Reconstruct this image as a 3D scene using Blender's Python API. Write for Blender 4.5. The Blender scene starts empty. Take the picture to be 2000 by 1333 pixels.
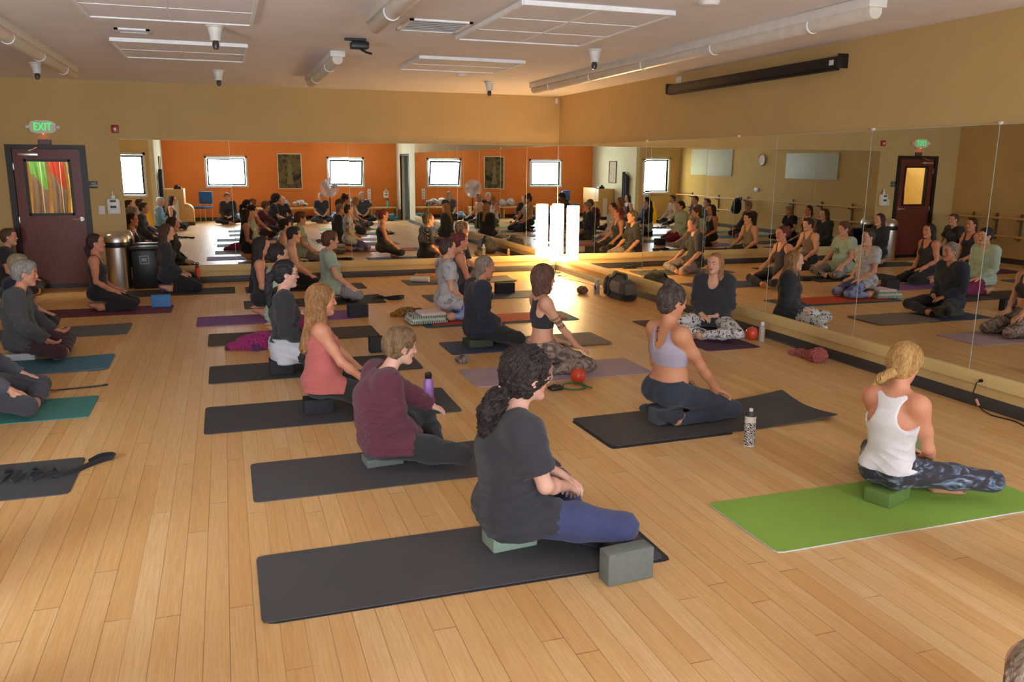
import bpy, bmesh, math, random
import numpy as np
from mathutils import Vector, Matrix
PI = math.pi
sc = bpy.context.scene
COL = sc.collection
# ---------------------------------------------------------------- camera
F_PX = 1618.36
cam_d = bpy.data.cameras.new('camera'); cam = bpy.data.objects.new('camera', cam_d); COL.objects.link(cam)
cam_d.sensor_fit = 'HORIZONTAL'; cam_d.sensor_width = 36.; cam_d.lens = F_PX/2000*36; cam_d.clip_start = .05; cam_d.clip_end = 200
CAM = (-5.394, -13.362, 1.80)
_r = Vector((.946458, -.322754, .006809)); _u = Vector((.061147, .199940, .977898)); _f = Vector((.316982, .925124, -.208970))
M_ = Matrix((_r, _u, -_f)).transposed().to_4x4(); M_.translation = CAM; cam.matrix_world = M_
sc.camera = cam
# ---------------------------------------------------------------- world, exposure
sc.view_settings.view_transform = 'Standard'; sc.view_settings.look = 'None'; sc.view_settings.gamma = 1.
sc.view_settings.exposure = 1.27; sc.view_settings.use_curve_mapping = False
wd = bpy.data.worlds.new('daylight'); sc.world = wd; wd.use_nodes = True
bg = wd.node_tree.nodes['Background']; bg.inputs[0].default_value = (.80, .91, 1.0, 1); bg.inputs[1].default_value = 26.
sc.cycles.max_bounces = 9; sc.cycles.diffuse_bounces = 4; sc.cycles.glossy_bounces = 6; sc.cycles.transparent_max_bounces = 8
sc.cycles.transmission_bounces = 4; sc.cycles.sample_clamp_indirect = 6.; sc.cycles.blur_glossy = .5; sc.cycles.caustics_refractive = False
sc.cycles.use_denoising = True
H = 2.91; WX = -8.75; NY = -11.0; PX = -7.1; OY = -14.3; MAT_T = .006
MZ0, MZ1 = .27, 2.11
# daylight: sky portals in the window openings (they send no light of their own)
def portal(loc, rot_, sx, sy):
    ld = bpy.data.lights.new('window_portal', 'AREA'); ld.shape = 'RECTANGLE'; ld.size = sx; ld.size_y = sy; ld.cycles.is_portal = True
    o = bpy.data.objects.new('window_portal', ld); COL.objects.link(o); o.location = loc; o.rotation_euler = rot_
WIN = [(-5.92, -4.69, 1.02, 1.98), (-2.26, -1.06, 1.02, 1.98)]
WIN_L = (-8.38, -7.32, .87, 2.03)
for a, b, c, d in WIN: portal(((a+b)/2, OY-.10, (c+d)/2), (PI/2, 0, 0), b-a, d-c)
a, b, c, d = WIN_L; portal(((a+b)/2, NY-.10, (c+d)/2), (PI/2, 0, 0), b-a, d-c)

# ---------------------------------------------------------------- helpers
def lin(c):
    return tuple((v/255/12.92 if v/255 <= .04045 else ((v/255+.055)/1.055)**2.4) for v in c)
def tag(o, label=None, cat=None, group=None, kind=None):
    if label: o['label'] = label
    if cat: o['category'] = cat
    if group: o['group'] = group
    if kind: o['kind'] = kind
    return o
def empty(name, loc=(0, 0, 0), rz=0., label=None, cat=None, group=None):
    o = bpy.data.objects.new(name, None); COL.objects.link(o); o.location = loc; o.rotation_euler = (0, 0, rz); return tag(o, label, cat, group)
def copy_tree(o, parent=None):
    c = o.copy(); COL.objects.link(c); c.parent = parent
    for ch in list(o.children): copy_tree(ch, c)
    return c
class MB:
    """collects shapes and links them as ONE mesh object"""
    def __init__(s): s.v = []; s.f = []; s.m = []; s.sm = []
    def add(s, V_, F_, mi=0, smooth=False):
        b = len(s.v); s.v += [tuple(float(x) for x in p) for p in V_]; s.f += [tuple(i+b for i in f) for f in F_]; s.m += [mi]*len(F_); s.sm += [smooth]*len(F_); return s
    def box(s, a, b, bev=0., mi=0, T=None, seg=2):
        a, b = [min(x, y) for x, y in zip(a, b)], [max(x, y) for x, y in zip(a, b)]
        bm = bmesh.new(); bmesh.ops.create_cube(bm, size=1)
        for v in bm.verts: v.co = Vector([(a[i]+b[i])/2 + v.co[i]*(b[i]-a[i]) for i in range(3)])
        if bev: bmesh.ops.bevel(bm, geom=list(bm.edges), offset=min(bev, .49*min(b[i]-a[i] for i in range(3))), segments=seg, affect='EDGES', profile=.5)
        if T is not None: bmesh.ops.transform(bm, matrix=T, verts=bm.verts)
        bm.verts.index_update(); s.add([v.co[:] for v in bm.verts], [[v.index for v in f.verts] for f in bm.faces], mi, bool(bev)); bm.free(); return s
    def tube(s, pts, r, closed=False, seg=8, mi=0, caps=True, flat=None):
        pts = [np.asarray(p, float) for p in pts]; n = len(pts); R = r if hasattr(r, '__len__') else [r]*n
        rings = []; up = None
        for i in range(n):
            t = (pts[(i+1) % n]-pts[i-1]) if closed else (pts[min(i+1, n-1)]-pts[max(i-1, 0)])
            t = t/(np.linalg.norm(t)+1e-9)
            if up is None: up = np.cross(t, [0, 0, 1.] if abs(t[2]) < .9 else [1., 0, 0])
            up = up - t*(up @ t); up /= np.linalg.norm(up)+1e-9; w = np.cross(t, up)
            fl = flat or 1.
            rings.append([pts[i] + R[i]*(up*math.cos(a)*1. + w*math.sin(a)*fl) for a in np.linspace(0, 2*PI, seg, endpoint=False)])
        V_ = [p for q in rings for p in q]; F_ = []
        for i in range(n if closed else n-1):
            j = (i+1) % n
            for k in range(seg): F_.append((i*seg+k, i*seg+(k+1) % seg, j*seg+(k+1) % seg, j*seg+k))
        if not closed and caps: F_ += [tuple(range(seg))[::-1], tuple((n-1)*seg+k for k in range(seg))]
        return s.add(V_, F_, mi, True)
    def lathe(s, prof, c=(0, 0, 0), seg=24, mi=0, axis='z', smooth=True, T=None):
        V_ = []; F_ = []
        for r, z in prof:
            for a in np.linspace(0, 2*PI, seg, endpoint=False):
                p = (r*math.cos(a), r*math.sin(a), z)
                if axis == 'y': p = (p[0], p[2], p[1])
                if axis == 'x': p = (p[2], p[0], p[1])
                p = Vector(p)
                if T is not None: p = T @ p
                V_.append((p[0]+c[0], p[1]+c[1], p[2]+c[2]))
        for i in range(len(prof)-1):
            for k in range(seg):
                q = (i*seg+k, i*seg+(k+1) % seg, (i+1)*seg+(k+1) % seg, (i+1)*seg+k); F_.append(q if axis != 'y' else q[::-1])
        if prof[0][0] > 1e-5: F_.append(tuple(range(seg))[::-1])
        if prof[-1][0] > 1e-5: F_.append(tuple((len(prof)-1)*seg+k for k in range(seg)))
        return s.add(V_, F_, mi, smooth)
    def build(s, name, mats, parent=None, loc=None, rot_=None):
        me = bpy.data.meshes.new(name); me.from_pydata(s.v, [], s.f)
        for m in (mats if isinstance(mats, (list, tuple)) else [mats]): me.materials.append(m)
        me.polygons.foreach_set('material_index', s.m); me.polygons.foreach_set('use_smooth', s.sm); me.update()
        if any(s.sm): 
            try: me.set_sharp_from_angle(angle=math.radians(42))
            except Exception: pass
        o = bpy.data.objects.new(name, me); COL.objects.link(o)
        if parent: o.parent = parent
        if loc is not None: o.location = loc
        if rot_ is not None: o.rotation_euler = rot_
        return o
def tube(name, pts, r, mat, parent=None, closed=False, seg=8, flat=None):
    return MB().tube(pts, r, closed, seg, flat=flat).build(name, mat, parent)
def box(name, a, b, mat, parent=None, bev=0., loc=None, rz=None):
    return MB().box(a, b, bev).build(name, mat, parent, loc, None if rz is None else (0, 0, rz))

# ---------------------------------------------------------------- materials
class NT:
    def __init__(s, name):
        s.m = bpy.data.materials.new(name); s.m.use_nodes = True; s.t = s.m.node_tree; s.b = s.t.nodes['Principled BSDF']; s.out = s.t.nodes['Material Output']
    def n(s, t, **kw):
        nd = s.t.nodes.new(t)
        for k, v in kw.items():
            if k.startswith('i_'): 
                key = k[2:]; nd.inputs[int(key) if key.isdigit() else key.replace('_', ' ')].default_value = v
            else: setattr(nd, k, v)
        return nd
    def l(s, a, b): s.t.links.new(a, b)
    def math(s, op, a, b=None, c=None):
        nd = s.n('ShaderNodeMath', operation=op)
        for i, v in enumerate((a, b, c)):
            if v is None: continue
            if isinstance(v, (int, float)): nd.inputs[i].default_value = v
            else: s.l(v, nd.inputs[i])
        return nd.outputs[0]
    def ramp(s, fac, stops, interp='LINEAR'):
        nd = s.n('ShaderNodeValToRGB'); cr = nd.color_ramp; cr.interpolation = interp
        while len(cr.elements) < len(stops): cr.elements.new(.5)
        for e, (p, c) in zip(cr.elements, stops): e.position = p; e.color = (*c, 1)
        s.l(fac, nd.inputs[0]); return nd.outputs[0]
    def coord(s, scale=(1, 1, 1), rot_=(0, 0, 0), kind='Object'):
        tc = s.n('ShaderNodeTexCoord'); mp = s.n('ShaderNodeMapping'); mp.inputs['Scale'].default_value = scale; mp.inputs['Rotation'].default_value = rot_
        s.l(tc.outputs[kind], mp.inputs[0]); return mp.outputs[0]
    def noise(s, vec, scale, detail=3, rough=.5, dist=0.):
        nd = s.n('ShaderNodeTexNoise'); nd.inputs['Scale'].default_value = scale; nd.inputs['Detail'].default_value = detail; nd.inputs['Roughness'].default_value = rough; nd.inputs['Distortion'].default_value = dist
        s.l(vec, nd.inputs['Vector']); return nd.outputs['Fac']
    def bump(s, h, strength=.3, dist=.01):
        nd = s.n('ShaderNodeBump'); nd.inputs['Strength'].default_value = strength; nd.inputs['Distance'].default_value = dist; s.l(h, nd.inputs['Height']); s.l(nd.outputs[0], s.b.inputs['Normal'])
    def mix(s, fac, a, b):
        nd = s.n('ShaderNodeMix', data_type='RGBA'); 
        if isinstance(fac, (int, float)): nd.inputs[0].default_value = fac
        else: s.l(fac, nd.inputs[0])
        for i, v in ((6, a), (7, b)):
            if isinstance(v, tuple): nd.inputs[i].default_value = (*v[:3], 1)
            else: s.l(v, nd.inputs[i])
        return nd.outputs[2]
def set_b(b, rough=.5, metal=0., spec=.5, sheen=0., coat=0.):
    b.inputs['Roughness'].default_value = rough; b.inputs['Metallic'].default_value = metal; b.inputs['Specular IOR Level'].default_value = spec
    b.inputs['Sheen Weight'].default_value = sheen; b.inputs['Coat Weight'].default_value = coat
_mc = {}
def plain(name, rgb, rough=.5, metal=0., spec=.5, var=.06, scale=12., bump=.0, bscale=80., bdist=.002, sheen=0., coat=0., emit=None):
    key = (name, rgb, rough, metal, bump)
    if key in _mc: return _mc[key]
    t = NT(name); c = lin(rgb); set_b(t.b, rough, metal, spec, sheen, coat)
    co = t.coord(); f = t.noise(co, scale, 3)
    lo = tuple(v*(1-var) for v in c); hi = tuple(min(1, v*(1+var)) for v in c)
    t.l(t.ramp(f, [(.3, lo), (.7, hi)]), t.b.inputs['Base Color'])
    if bump: t.bump(t.noise(co, bscale, 2), bump, bdist)
    if emit: t.b.inputs['Emission Color'].default_value = (*lin(emit[0]), 1); t.b.inputs['Emission Strength'].default_value = emit[1]
    _mc[key] = t.m; return t.m
def cloth(rgb, name='fabric', rough=.92, var=.10, weave=.35, spec=.2):
    key = ('cl', rgb, name)
    if key in _mc: return _mc[key]
    t = NT(name); c = lin(rgb); set_b(t.b, rough, 0, spec, .15)
    t.b.inputs['Sheen Roughness'].default_value = .6
    co = t.coord(); f = t.noise(co, 9., 4, .6); g = t.noise(co, 420., 2)
    a = t.ramp(f, [(.3, tuple(v*(1-var) for v in c)), (.7, tuple(min(1, v*(1+var)) for v in c))])
    t.l(t.mix(t.math('MULTIPLY', g, .22), a, tuple(min(1, v*1.5+.01) for v in c)), t.b.inputs['Base Color'])
    h = t.math('ADD', t.noise(co, 26., 3, .5), t.math('MULTIPLY', g, .25))
    t.bump(h, weave, .004); _mc[key] = t.m; return t.m
def pattern(name, cols, scale=20., detail=3, dist=.6, stretch=(1, 1, 1), interp='LINEAR', pos=None, rough=.85, kind='noise'):
    key = ('pt', name)
    if key in _mc: return _mc[key]
    t = NT(name); set_b(t.b, rough, 0, .25, .1); co = t.coord(stretch)
    if kind == 'noise': f = t.noise(co, scale, detail, .55, dist)
    elif kind == 'wave':
        w = t.n('ShaderNodeTexWave'); w.inputs['Scale'].default_value = scale; w.inputs['Distortion'].default_value = dist; w.inputs['Detail'].default_value = detail; t.l(co, w.inputs[0]); f = w.outputs['Fac']
    else:
        w = t.n('ShaderNodeTexVoronoi'); w.inputs['Scale'].default_value = scale; w.feature = 'F1'; t.l(co, w.inputs['Vector']); f = w.outputs['Distance']
    n = len(cols); pos = pos or [.3 + .4*i/(n-1) for i in range(n)]
    t.l(t.ramp(f, [(p, lin(c)) for p, c in zip(pos, cols)], interp), t.b.inputs['Base Color'])
    t.bump(t.noise(t.coord(), 26., 3, .5), .3, .004); _mc[key] = t.m; return t.m
def skin_mats(name, rgb, blush=(200, 105, 85), lip=(176, 88, 78), brow=(78, 55, 40)):
    out = []
    t = NT(name); c = lin(rgb); set_b(t.b, .5, 0, .35); co = t.coord(); t.b.inputs['Subsurface Weight'].default_value = .0
    f = t.noise(co, 7., 4, .6); t.l(t.mix(t.ramp(f, [(.42, (0, 0, 0)), (.72, (.4, .4, .4))]), c, lin(blush)), t.b.inputs['Base Color'])
    t.bump(t.noise(co, 160., 2), .08, .002); out.append(t.m)
    out.append(plain(name+'_lip', lip, .45)); out.append(plain(name+'_brow', brow, .8)); out.append(plain(name+'_tattoo_ink', (84, 76, 70), .6)); return out
SKIN = dict(light=skin_mats('skin_light', (222, 168, 138)), pale=skin_mats('skin_pale', (230, 180, 158)), tan=skin_mats('skin_tan', (205, 145, 108)), warm=skin_mats('skin_warm', (214, 150, 118)))
def HAIR(rgb, hi=None):
    key = ('hair', rgb, hi)
    if key in _mc: return _mc[key]
    t = NT('hair_strands'); c = lin(rgb); h2 = lin(hi) if hi else tuple(min(1, v*1.55+.006) for v in c); set_b(t.b, .5, 0, .35)
    t.b.inputs['Anisotropic'].default_value = .4
    co = t.coord((1, 1, .16)); f = t.noise(co, 150., 4, .65, .6); g = t.noise(t.coord((1, 1, .35)), 30., 3, .6, .5)
    a = t.ramp(f, [(.30, tuple(v*.55 for v in c)), (.5, c), (.72, h2)])
    t.l(t.mix(t.ramp(g, [(.4, (0, 0, 0)), (.65, (.55, .55, .55))]), a, h2), t.b.inputs['Base Color'])
    t.bump(t.math('ADD', f, t.math('MULTIPLY', g, .8)), .7, .01); _mc[key] = t.m; return t.m
FOOT = dict(black=cloth((40, 38, 42), 'sock_knit'), dark=cloth((52, 50, 56), 'sock_knit'))

def wall_mat(name, rgb, rough=.85, bump=.25):
    t = NT(name); c = lin(rgb); set_b(t.b, rough, 0, .25); co = t.coord()
    t.l(t.ramp(t.noise(co, 1.7, 4, .6), [(.3, tuple(v*.95 for v in c)), (.7, tuple(v*1.04 for v in c))]), t.b.inputs['Base Color'])
    t.bump(t.math('ADD', t.noise(co, 90., 2), t.math('MULTIPLY', t.noise(co, 28., 2), .6)), bump, .006); return t.m
M_wall = wall_mat('painted_wall_tan', (204, 173, 117)); M_ledge = wall_mat('painted_ledge', (214, 186, 128), .6, .12)
M_orange = wall_mat('painted_wall_orange', (226, 132, 62)); M_pale = wall_mat('painted_wall_pale', (214, 206, 172)); M_ceil = wall_mat('ceiling_plaster', (238, 232, 234), .9, .4)
M_panel = wall_mat('ceiling_panel', (240, 236, 240), .9, .2); M_edge = plain('panel_edge', (246, 245, 246), .6)
M_base = plain('rubber_baseboard', (62, 58, 56), .55, bump=.05); M_white = plain('white_plastic', (232, 228, 222), .4); M_white2 = plain('white_enamel', (226, 222, 214), .35)
M_black = plain('black_plastic', (26, 25, 26), .4); M_steel = plain('brushed_steel', (212, 206, 198), .34, 1., var=.03, bump=.1, bscale=200.); M_chrome = plain('chrome', (215, 215, 212), .12, 1.)
M_dark = plain('dark_frame', (38, 26, 22), .45)
def floor_material():
    t = NT('bamboo_floor'); set_b(t.b, .27, 0, .5); t.b.inputs['IOR'].default_value = 1.5
    tc = t.n('ShaderNodeTexCoord'); sx = t.n('ShaderNodeSeparateXYZ'); t.l(tc.outputs['Object'], sx.inputs[0])
    W = .0945; xi = t.math('DIVIDE', sx.outputs[0], W); ix = t.math('FLOOR', xi); fx = t.math('FRACT', xi)
    wn = t.n('ShaderNodeTexWhiteNoise', noise_dimensions='1D'); t.l(ix, wn.inputs['W'])
    yy = t.math('ADD', t.math('DIVIDE', sx.outputs[1], 1.83), t.math('MULTIPLY', wn.outputs['Value'], 7.3)); iy = t.math('FLOOR', yy); fy = t.math('FRACT', yy)
    cb = t.n('ShaderNodeCombineXYZ'); t.l(ix, cb.inputs[0]); t.l(iy, cb.inputs[1])
    w2 = t.n('ShaderNodeTexWhiteNoise', noise_dimensions='2D'); t.l(cb.outputs[0], w2.inputs['Vector'])
    base = t.ramp(w2.outputs['Value'], [(0., lin((224, 178, 120))), (.35, lin((234, 192, 134))), (.7, lin((220, 170, 106))), (1., lin((238, 200, 146)))])
    ofs = t.n('ShaderNodeCombineXYZ'); t.l(t.math('MULTIPLY', w2.outputs['Value'], 31.), ofs.inputs[1]); ad = t.n('ShaderNodeVectorMath', operation='ADD'); t.l(tc.outputs['Object'], ad.inputs[0]); t.l(ofs.outputs[0], ad.inputs[1])
    mp = t.n('ShaderNodeMapping'); mp.inputs['Scale'].default_value = (1, .035, 1); t.l(ad.outputs[0], mp.inputs[0])
    g1 = t.noise(mp.outputs[0], 120., 3, .6); 
    mp2 = t.n('ShaderNodeMapping'); mp2.inputs['Scale'].default_value = (1, .05, 1); t.l(ad.outputs[0], mp2.inputs[0]); g2 = t.noise(mp2.outputs[0], 14., 3, .55, .3)
    c = t.mix(t.ramp(g1, [(.35, (.0, .0, .0)), (.7, (.42, .42, .42))]), base, lin((190, 128, 66)))
    c = t.mix(t.ramp(g2, [(.46, (.0, .0, .0)), (.80, (.30, .30, .30))]), c, lin((208, 142, 76)))
    # the strips a bamboo board is pressed from, and knuckle marks
    st = t.math('FRACT', t.math('MULTIPLY', xi, 4.)); kn = t.n('ShaderNodeCombineXYZ'); t.l(t.math('FLOOR', t.math('MULTIPLY', xi, 4.)), kn.inputs[0]); 
    k2 = t.n('ShaderNodeTexWhiteNoise', noise_dimensions='1D'); t.l(t.math('FLOOR', t.math('MULTIPLY', xi, 4.)), k2.inputs['W'])
    ky = t.math('FRACT', t.math('ADD', t.math('MULTIPLY', sx.outputs[1], 3.4), t.math('MULTIPLY', k2.outputs['Value'], 9.)))
    c = t.mix(t.math('MULTIPLY', t.math('LESS_THAN', ky, .022), .10), c, lin((170, 112, 58)))
    c = t.mix(t.math('MULTIPLY', k2.outputs['Value'], .16), c, lin((236, 198, 142)))
    gx = t.math('MINIMUM', fx, t.math('SUBTRACT', 1., fx)); gy = t.math('MINIMUM', fy, t.math('SUBTRACT', 1., fy))
    gap = t.math('MAXIMUM', t.math('LESS_THAN', gx, .014), t.math('LESS_THAN', gy, .0012))
    ps = t.n('ShaderNodeTexWhiteNoise', noise_dimensions='1D'); t.l(t.math('ADD', t.math('ROUND', xi), .37), ps.inputs['W'])
    c = t.mix(t.math('MULTIPLY', gap, t.math('ADD', .35, t.math('MULTIPLY', ps.outputs['Value'], .5))), c, lin((96, 58, 26)))
    t.l(c, t.b.inputs['Base Color'])
    rr = t.math('ADD', .31, t.math('MULTIPLY', t.noise(t.coord(), 1.3, 4, .6), .14)); t.l(rr, t.b.inputs['Roughness'])
    t.bump(t.math('SUBTRACT', t.math('MULTIPLY', t.noise(t.coord((1, .3, 1)), 6., 2), .5), gap), .12, .0012)
    return t.m
M_floor = floor_material()
def mirror_mat():
    t = NT('mirror_glass'); set_b(t.b, .0, 1., .5); t.l(t.ramp(t.noise(t.coord(), .8), [(.3, (.80, .82, .78)), (.7, (.84, .86, .82))]), t.b.inputs['Base Color']); return t.m
M_mirror = mirror_mat()
def glass_mat():
    t = NT('window_glass'); tr = t.n('ShaderNodeBsdfTransparent'); gl = t.n('ShaderNodeBsdfGlossy'); gl.inputs['Roughness'].default_value = .02
    fr = t.n('ShaderNodeLayerWeight'); mx = t.n('ShaderNodeMixShader'); t.l(t.math('MULTIPLY_ADD', t.math('POWER', fr.outputs['Facing'], 4.), .7, .04), mx.inputs[0]); t.l(tr.outputs[0], mx.inputs[1]); t.l(gl.outputs[0], mx.inputs[2]); t.l(mx.outputs[0], t.out.inputs[0]); return t.m
M_glass = glass_mat()
def wood(name, a, b, rough=.4, scale=8., stretch=(8, 8, .6)):
    t = NT(name); set_b(t.b, rough, 0, .4); f = t.noise(t.coord(stretch), scale, 4, .6, .4)
    t.l(t.ramp(f, [(.3, lin(a)), (.7, lin(b))]), t.b.inputs['Base Color']); t.bump(f, .1, .002); return t.m
M_cherry = wood('cherry_veneer', (98, 44, 34), (122, 60, 46), .38); M_oak = wood('oak_veneer', (206, 160, 96), (222, 180, 116), .45)
# ---------------------------------------------------------------- implicit-surface engine (people, cloth bundles)
F32 = np.float32
def V(*a): return np.array(a, float)
def nrm(v):
    v = np.asarray(v, float); n = np.linalg.norm(v); return v / n if n > 1e-9 else v
def rot(yaw=0, pitch=0, roll=0):
    """columns: forward, left, up.  pitch>0 looks down"""
    cy, sy, cp, sp, cr, sr = math.cos(yaw), math.sin(yaw), math.cos(pitch), math.sin(pitch), math.cos(roll), math.sin(roll)
    Rz = np.array([[cy, -sy, 0], [sy, cy, 0], [0, 0, 1]]); Ry = np.array([[cp, 0, sp], [0, 1, 0], [-sp, 0, cp]])
    Rx = np.array([[1, 0, 0], [0, cr, -sr], [0, sr, cr]])
    return Rz @ Ry @ Rx

# a primitive: (kind, data, k, op, bbox lo, bbox hi)
def rc(a, b, r1, r2, k=.02, flat=None, f=1., op='u', clip=None):
    a, b = np.asarray(a, float), np.asarray(b, float); m = max(r1, r2) * max(1., f)
    return dict(t='rc', a=a, b=b, r1=r1, r2=r2, n=None if flat is None else nrm(flat), f=f, k=k, op=op, clip=clip,
                lo=np.minimum(a, b) - m, hi=np.maximum(a, b) + m)
def el(c, r, k=.02, M=None, op='u', clip=None):
    c = np.asarray(c, float); r = np.asarray([r] * 3 if np.isscalar(r) else r, float); m = r.max()
    e = r if M is None else np.full(3, m)
    return dict(t='el', c=c, r=r, M=M, k=k, op=op, clip=clip, lo=c - e, hi=c + e)
def grow(prims, o, k=None, ops=('u',)):
    out = []
    for q in prims:
        if q['op'] not in ops: continue
        q = dict(q); o2 = o
        if q['t'] == 'rc': q['r1'] += o; q['r2'] += o
        else: q['r'] = q['r'] + o
        q['lo'] = q['lo'] - o * max(1, q.get('f', 1)); q['hi'] = q['hi'] + o * max(1, q.get('f', 1))
        if k is not None: q['k'] = k
        out.append(q)
    return out
def axis(lo, hi, c, fines, f):
    p = [lo]
    while p[-1] < hi:
        x = p[-1]; p.append(x + (f if any(a <= x <= b for a, b in fines) else c))
    return np.array(p, F32)
def prim_d(q, X, Y, Z):
    if q['t'] == 'rc':
        a, b = q['a'], q['b']; ab = b - a; L2 = max(1e-9, float(ab @ ab))
        px, py, pz = X - F32(a[0]), Y - F32(a[1]), Z - F32(a[2])
        t = np.clip((px * F32(ab[0]) + py * F32(ab[1]) + pz * F32(ab[2])) * F32(1 / L2), 0, 1)
        vx, vy, vz = px - t * F32(ab[0]), py - t * F32(ab[1]), pz - t * F32(ab[2])
        if q['n'] is not None:
            n = q['n']; g = F32(1 / q['f'] - 1); w = (vx * F32(n[0]) + vy * F32(n[1]) + vz * F32(n[2])) * g
            vx = vx + w * F32(n[0]); vy = vy + w * F32(n[1]); vz = vz + w * F32(n[2])
        d = np.sqrt(vx * vx + vy * vy + vz * vz) - (F32(q['r1']) + t * F32(q['r2'] - q['r1']))
    else:
        c, r = q['c'], q['r']; px, py, pz = X - F32(c[0]), Y - F32(c[1]), Z - F32(c[2])
        if q['M'] is not None:
            M = q['M']; px, py, pz = [px * F32(M[0, i]) + py * F32(M[1, i]) + pz * F32(M[2, i]) for i in range(3)]
        ux, uy, uz = px / F32(r[0]), py / F32(r[1]), pz / F32(r[2])
        k0 = np.sqrt(ux * ux + uy * uy + uz * uz) + F32(1e-6)
        wx, wy, wz = ux / F32(r[0]), uy / F32(r[1]), uz / F32(r[2])
        d = k0 * (k0 - 1) / (np.sqrt(wx * wx + wy * wy + wz * wz) + F32(1e-6))
    if q['clip']:
        for pt, n in q['clip']:
            n = nrm(n); d = np.maximum(d, (X - F32(pt[0])) * F32(n[0]) + (Y - F32(pt[1])) * F32(n[1]) + (Z - F32(pt[2])) * F32(n[2]))
    return d
def smin(a, b, k):
    if k <= 1e-6: return np.minimum(a, b)
    h = np.maximum(F32(k) - np.abs(a - b), 0); return np.minimum(a, b) - h * h * F32(.25 / k)
def field(prims, ax, margin=.02, cuts=(), disp=None):
    """evaluate on the part of the lattice AX that the union prims cover; returns (d, sub-axes)"""
    us = [q for q in prims if q['op'] == 'u']
    lo = np.min([q['lo'] for q in us], 0) - margin; hi = np.max([q['hi'] for q in us], 0) + margin
    s = []
    for i in range(3):
        i0 = max(0, int(np.searchsorted(ax[i], lo[i])) - 1); i1 = min(len(ax[i]), int(np.searchsorted(ax[i], hi[i])) + 1)
        s.append(ax[i][i0:i1])
    d = np.full([len(v) for v in s], 1., F32)
    for q in prims:
        m = q['k'] + margin; sl = []
        for i in range(3):
            i0 = int(np.searchsorted(s[i], q['lo'][i] - m)); i1 = int(np.searchsorted(s[i], q['hi'][i] + m)); sl.append(slice(i0, i1))
        if any(v.stop <= v.start for v in sl): continue
        X, Y, Z = s[0][sl[0]][:, None, None], s[1][sl[1]][None, :, None], s[2][sl[2]][None, None, :]
        b = prim_d(q, X, Y, Z); v = d[tuple(sl)]
        d[tuple(sl)] = smin(v, b, q['k']) if q['op'] == 'u' else -smin(-v, b, q['k'])
    if disp is not None:
        I = np.nonzero(np.abs(d) < .03)
        d[I] += disp(s[0][I[0]], s[1][I[1]], s[2][I[2]]).astype(F32)
    for q in cuts:      # sharp cuts: ('plane', point, normal) removes the side the normal points to; prims are subtracted
        X, Y, Z = s[0][:, None, None], s[1][None, :, None], s[2][None, None, :]
        if q[0] == 'plane':
            n = nrm(q[2]); d = np.maximum(d, (X - F32(q[1][0])) * F32(n[0]) + (Y - F32(q[1][1])) * F32(n[1]) + (Z - F32(q[1][2])) * F32(n[2]))
        elif q[0] == 'box':
            d = np.maximum(d, -np.maximum(np.maximum(np.abs(X-F32(q[1][0])) - F32(q[2][0]), np.abs(Y-F32(q[1][1])) - F32(q[2][1])), Z - F32(q[2][2])))
        else:
            d = np.maximum(d, -prim_d(q[1], X, Y, Z))
    for i in range(3):
        sl = [slice(None)] * 3
        for e in (0, -1):
            sl[i] = e; d[tuple(sl)] = np.maximum(d[tuple(sl)], F32(.003))
    return d, s
OFFS = [(0,0,0),(1,0,0),(0,1,0),(1,1,0),(0,0,1),(1,0,1),(0,1,1),(1,1,1)]
EDG = [(0,1),(2,3),(4,5),(6,7),(0,2),(1,3),(4,6),(5,7),(0,4),(1,5),(2,6),(3,7)]
def nets(d, s, relax=1):
    ins = d < 0
    nx, ny, nz = d.shape
    sm = np.zeros((nx-1, ny-1, nz-1), np.uint8)
    for o in OFFS: sm += ins[o[0]:nx-1+o[0], o[1]:ny-1+o[1], o[2]:nz-1+o[2]]
    C = np.nonzero((sm > 0) & (sm < 8))
    n = len(C[0])
    if n == 0: return np.zeros((0, 3)), np.zeros((0, 4), int)
    val = []; pos = []
    for o in OFFS:
        I = (C[0]+o[0], C[1]+o[1], C[2]+o[2]); val.append(d[I]); pos.append(np.stack([s[0][I[0]], s[1][I[1]], s[2][I[2]]], -1))
    acc = np.zeros((n, 3), F32); cnt = np.zeros(n, F32)
    for a, b in EDG:
        va, vb = val[a], val[b]; m = (va < 0) != (vb < 0)
        t = np.where(m, va / np.where(m, va - vb, 1), 0)[:, None]
        acc += np.where(m[:, None], pos[a] + t * (pos[b] - pos[a]), 0); cnt += m
    P = acc / cnt[:, None]
    idx = np.full((nx-1, ny-1, nz-1), -1, np.int32); idx[C] = np.arange(n, dtype=np.int32)
    Q = []
    for ax_ in range(3):
        sl0 = [slice(1, -1)] * 3; sl0[ax_] = slice(0, d.shape[ax_]-1); sl1 = list(sl0); sl1[ax_] = slice(1, d.shape[ax_])
        A, B = ins[tuple(sl0)], ins[tuple(sl1)]
        E = np.nonzero(A != B); up = A[E]
        e = [v + (0 if i == ax_ else 1) for i, v in enumerate(E)]
        u, w = (ax_+1) % 3, (ax_+2) % 3
        def g(du, dw):
            c = list(e); c[u] = c[u] + du; c[w] = c[w] + dw; return idx[tuple(c)]
        q = np.stack([g(-1, -1), g(0, -1), g(0, 0), g(-1, 0)], -1)
        q[~up] = q[~up][:, ::-1]; Q.append(q)
    Q = np.concatenate(Q)
    for _ in range(relax):
        e0 = Q.ravel(); e1 = np.roll(Q, -1, 1).ravel(); c = np.bincount(e0, minlength=n) + np.bincount(e1, minlength=n)
        S = np.stack([np.bincount(e0, P[e1, i], n) + np.bincount(e1, P[e0, i], n) for i in range(3)], -1) / np.maximum(c, 1)[:, None]
        P = (P * .5 + S * .5).astype(F32)
    return P, Q
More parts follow.
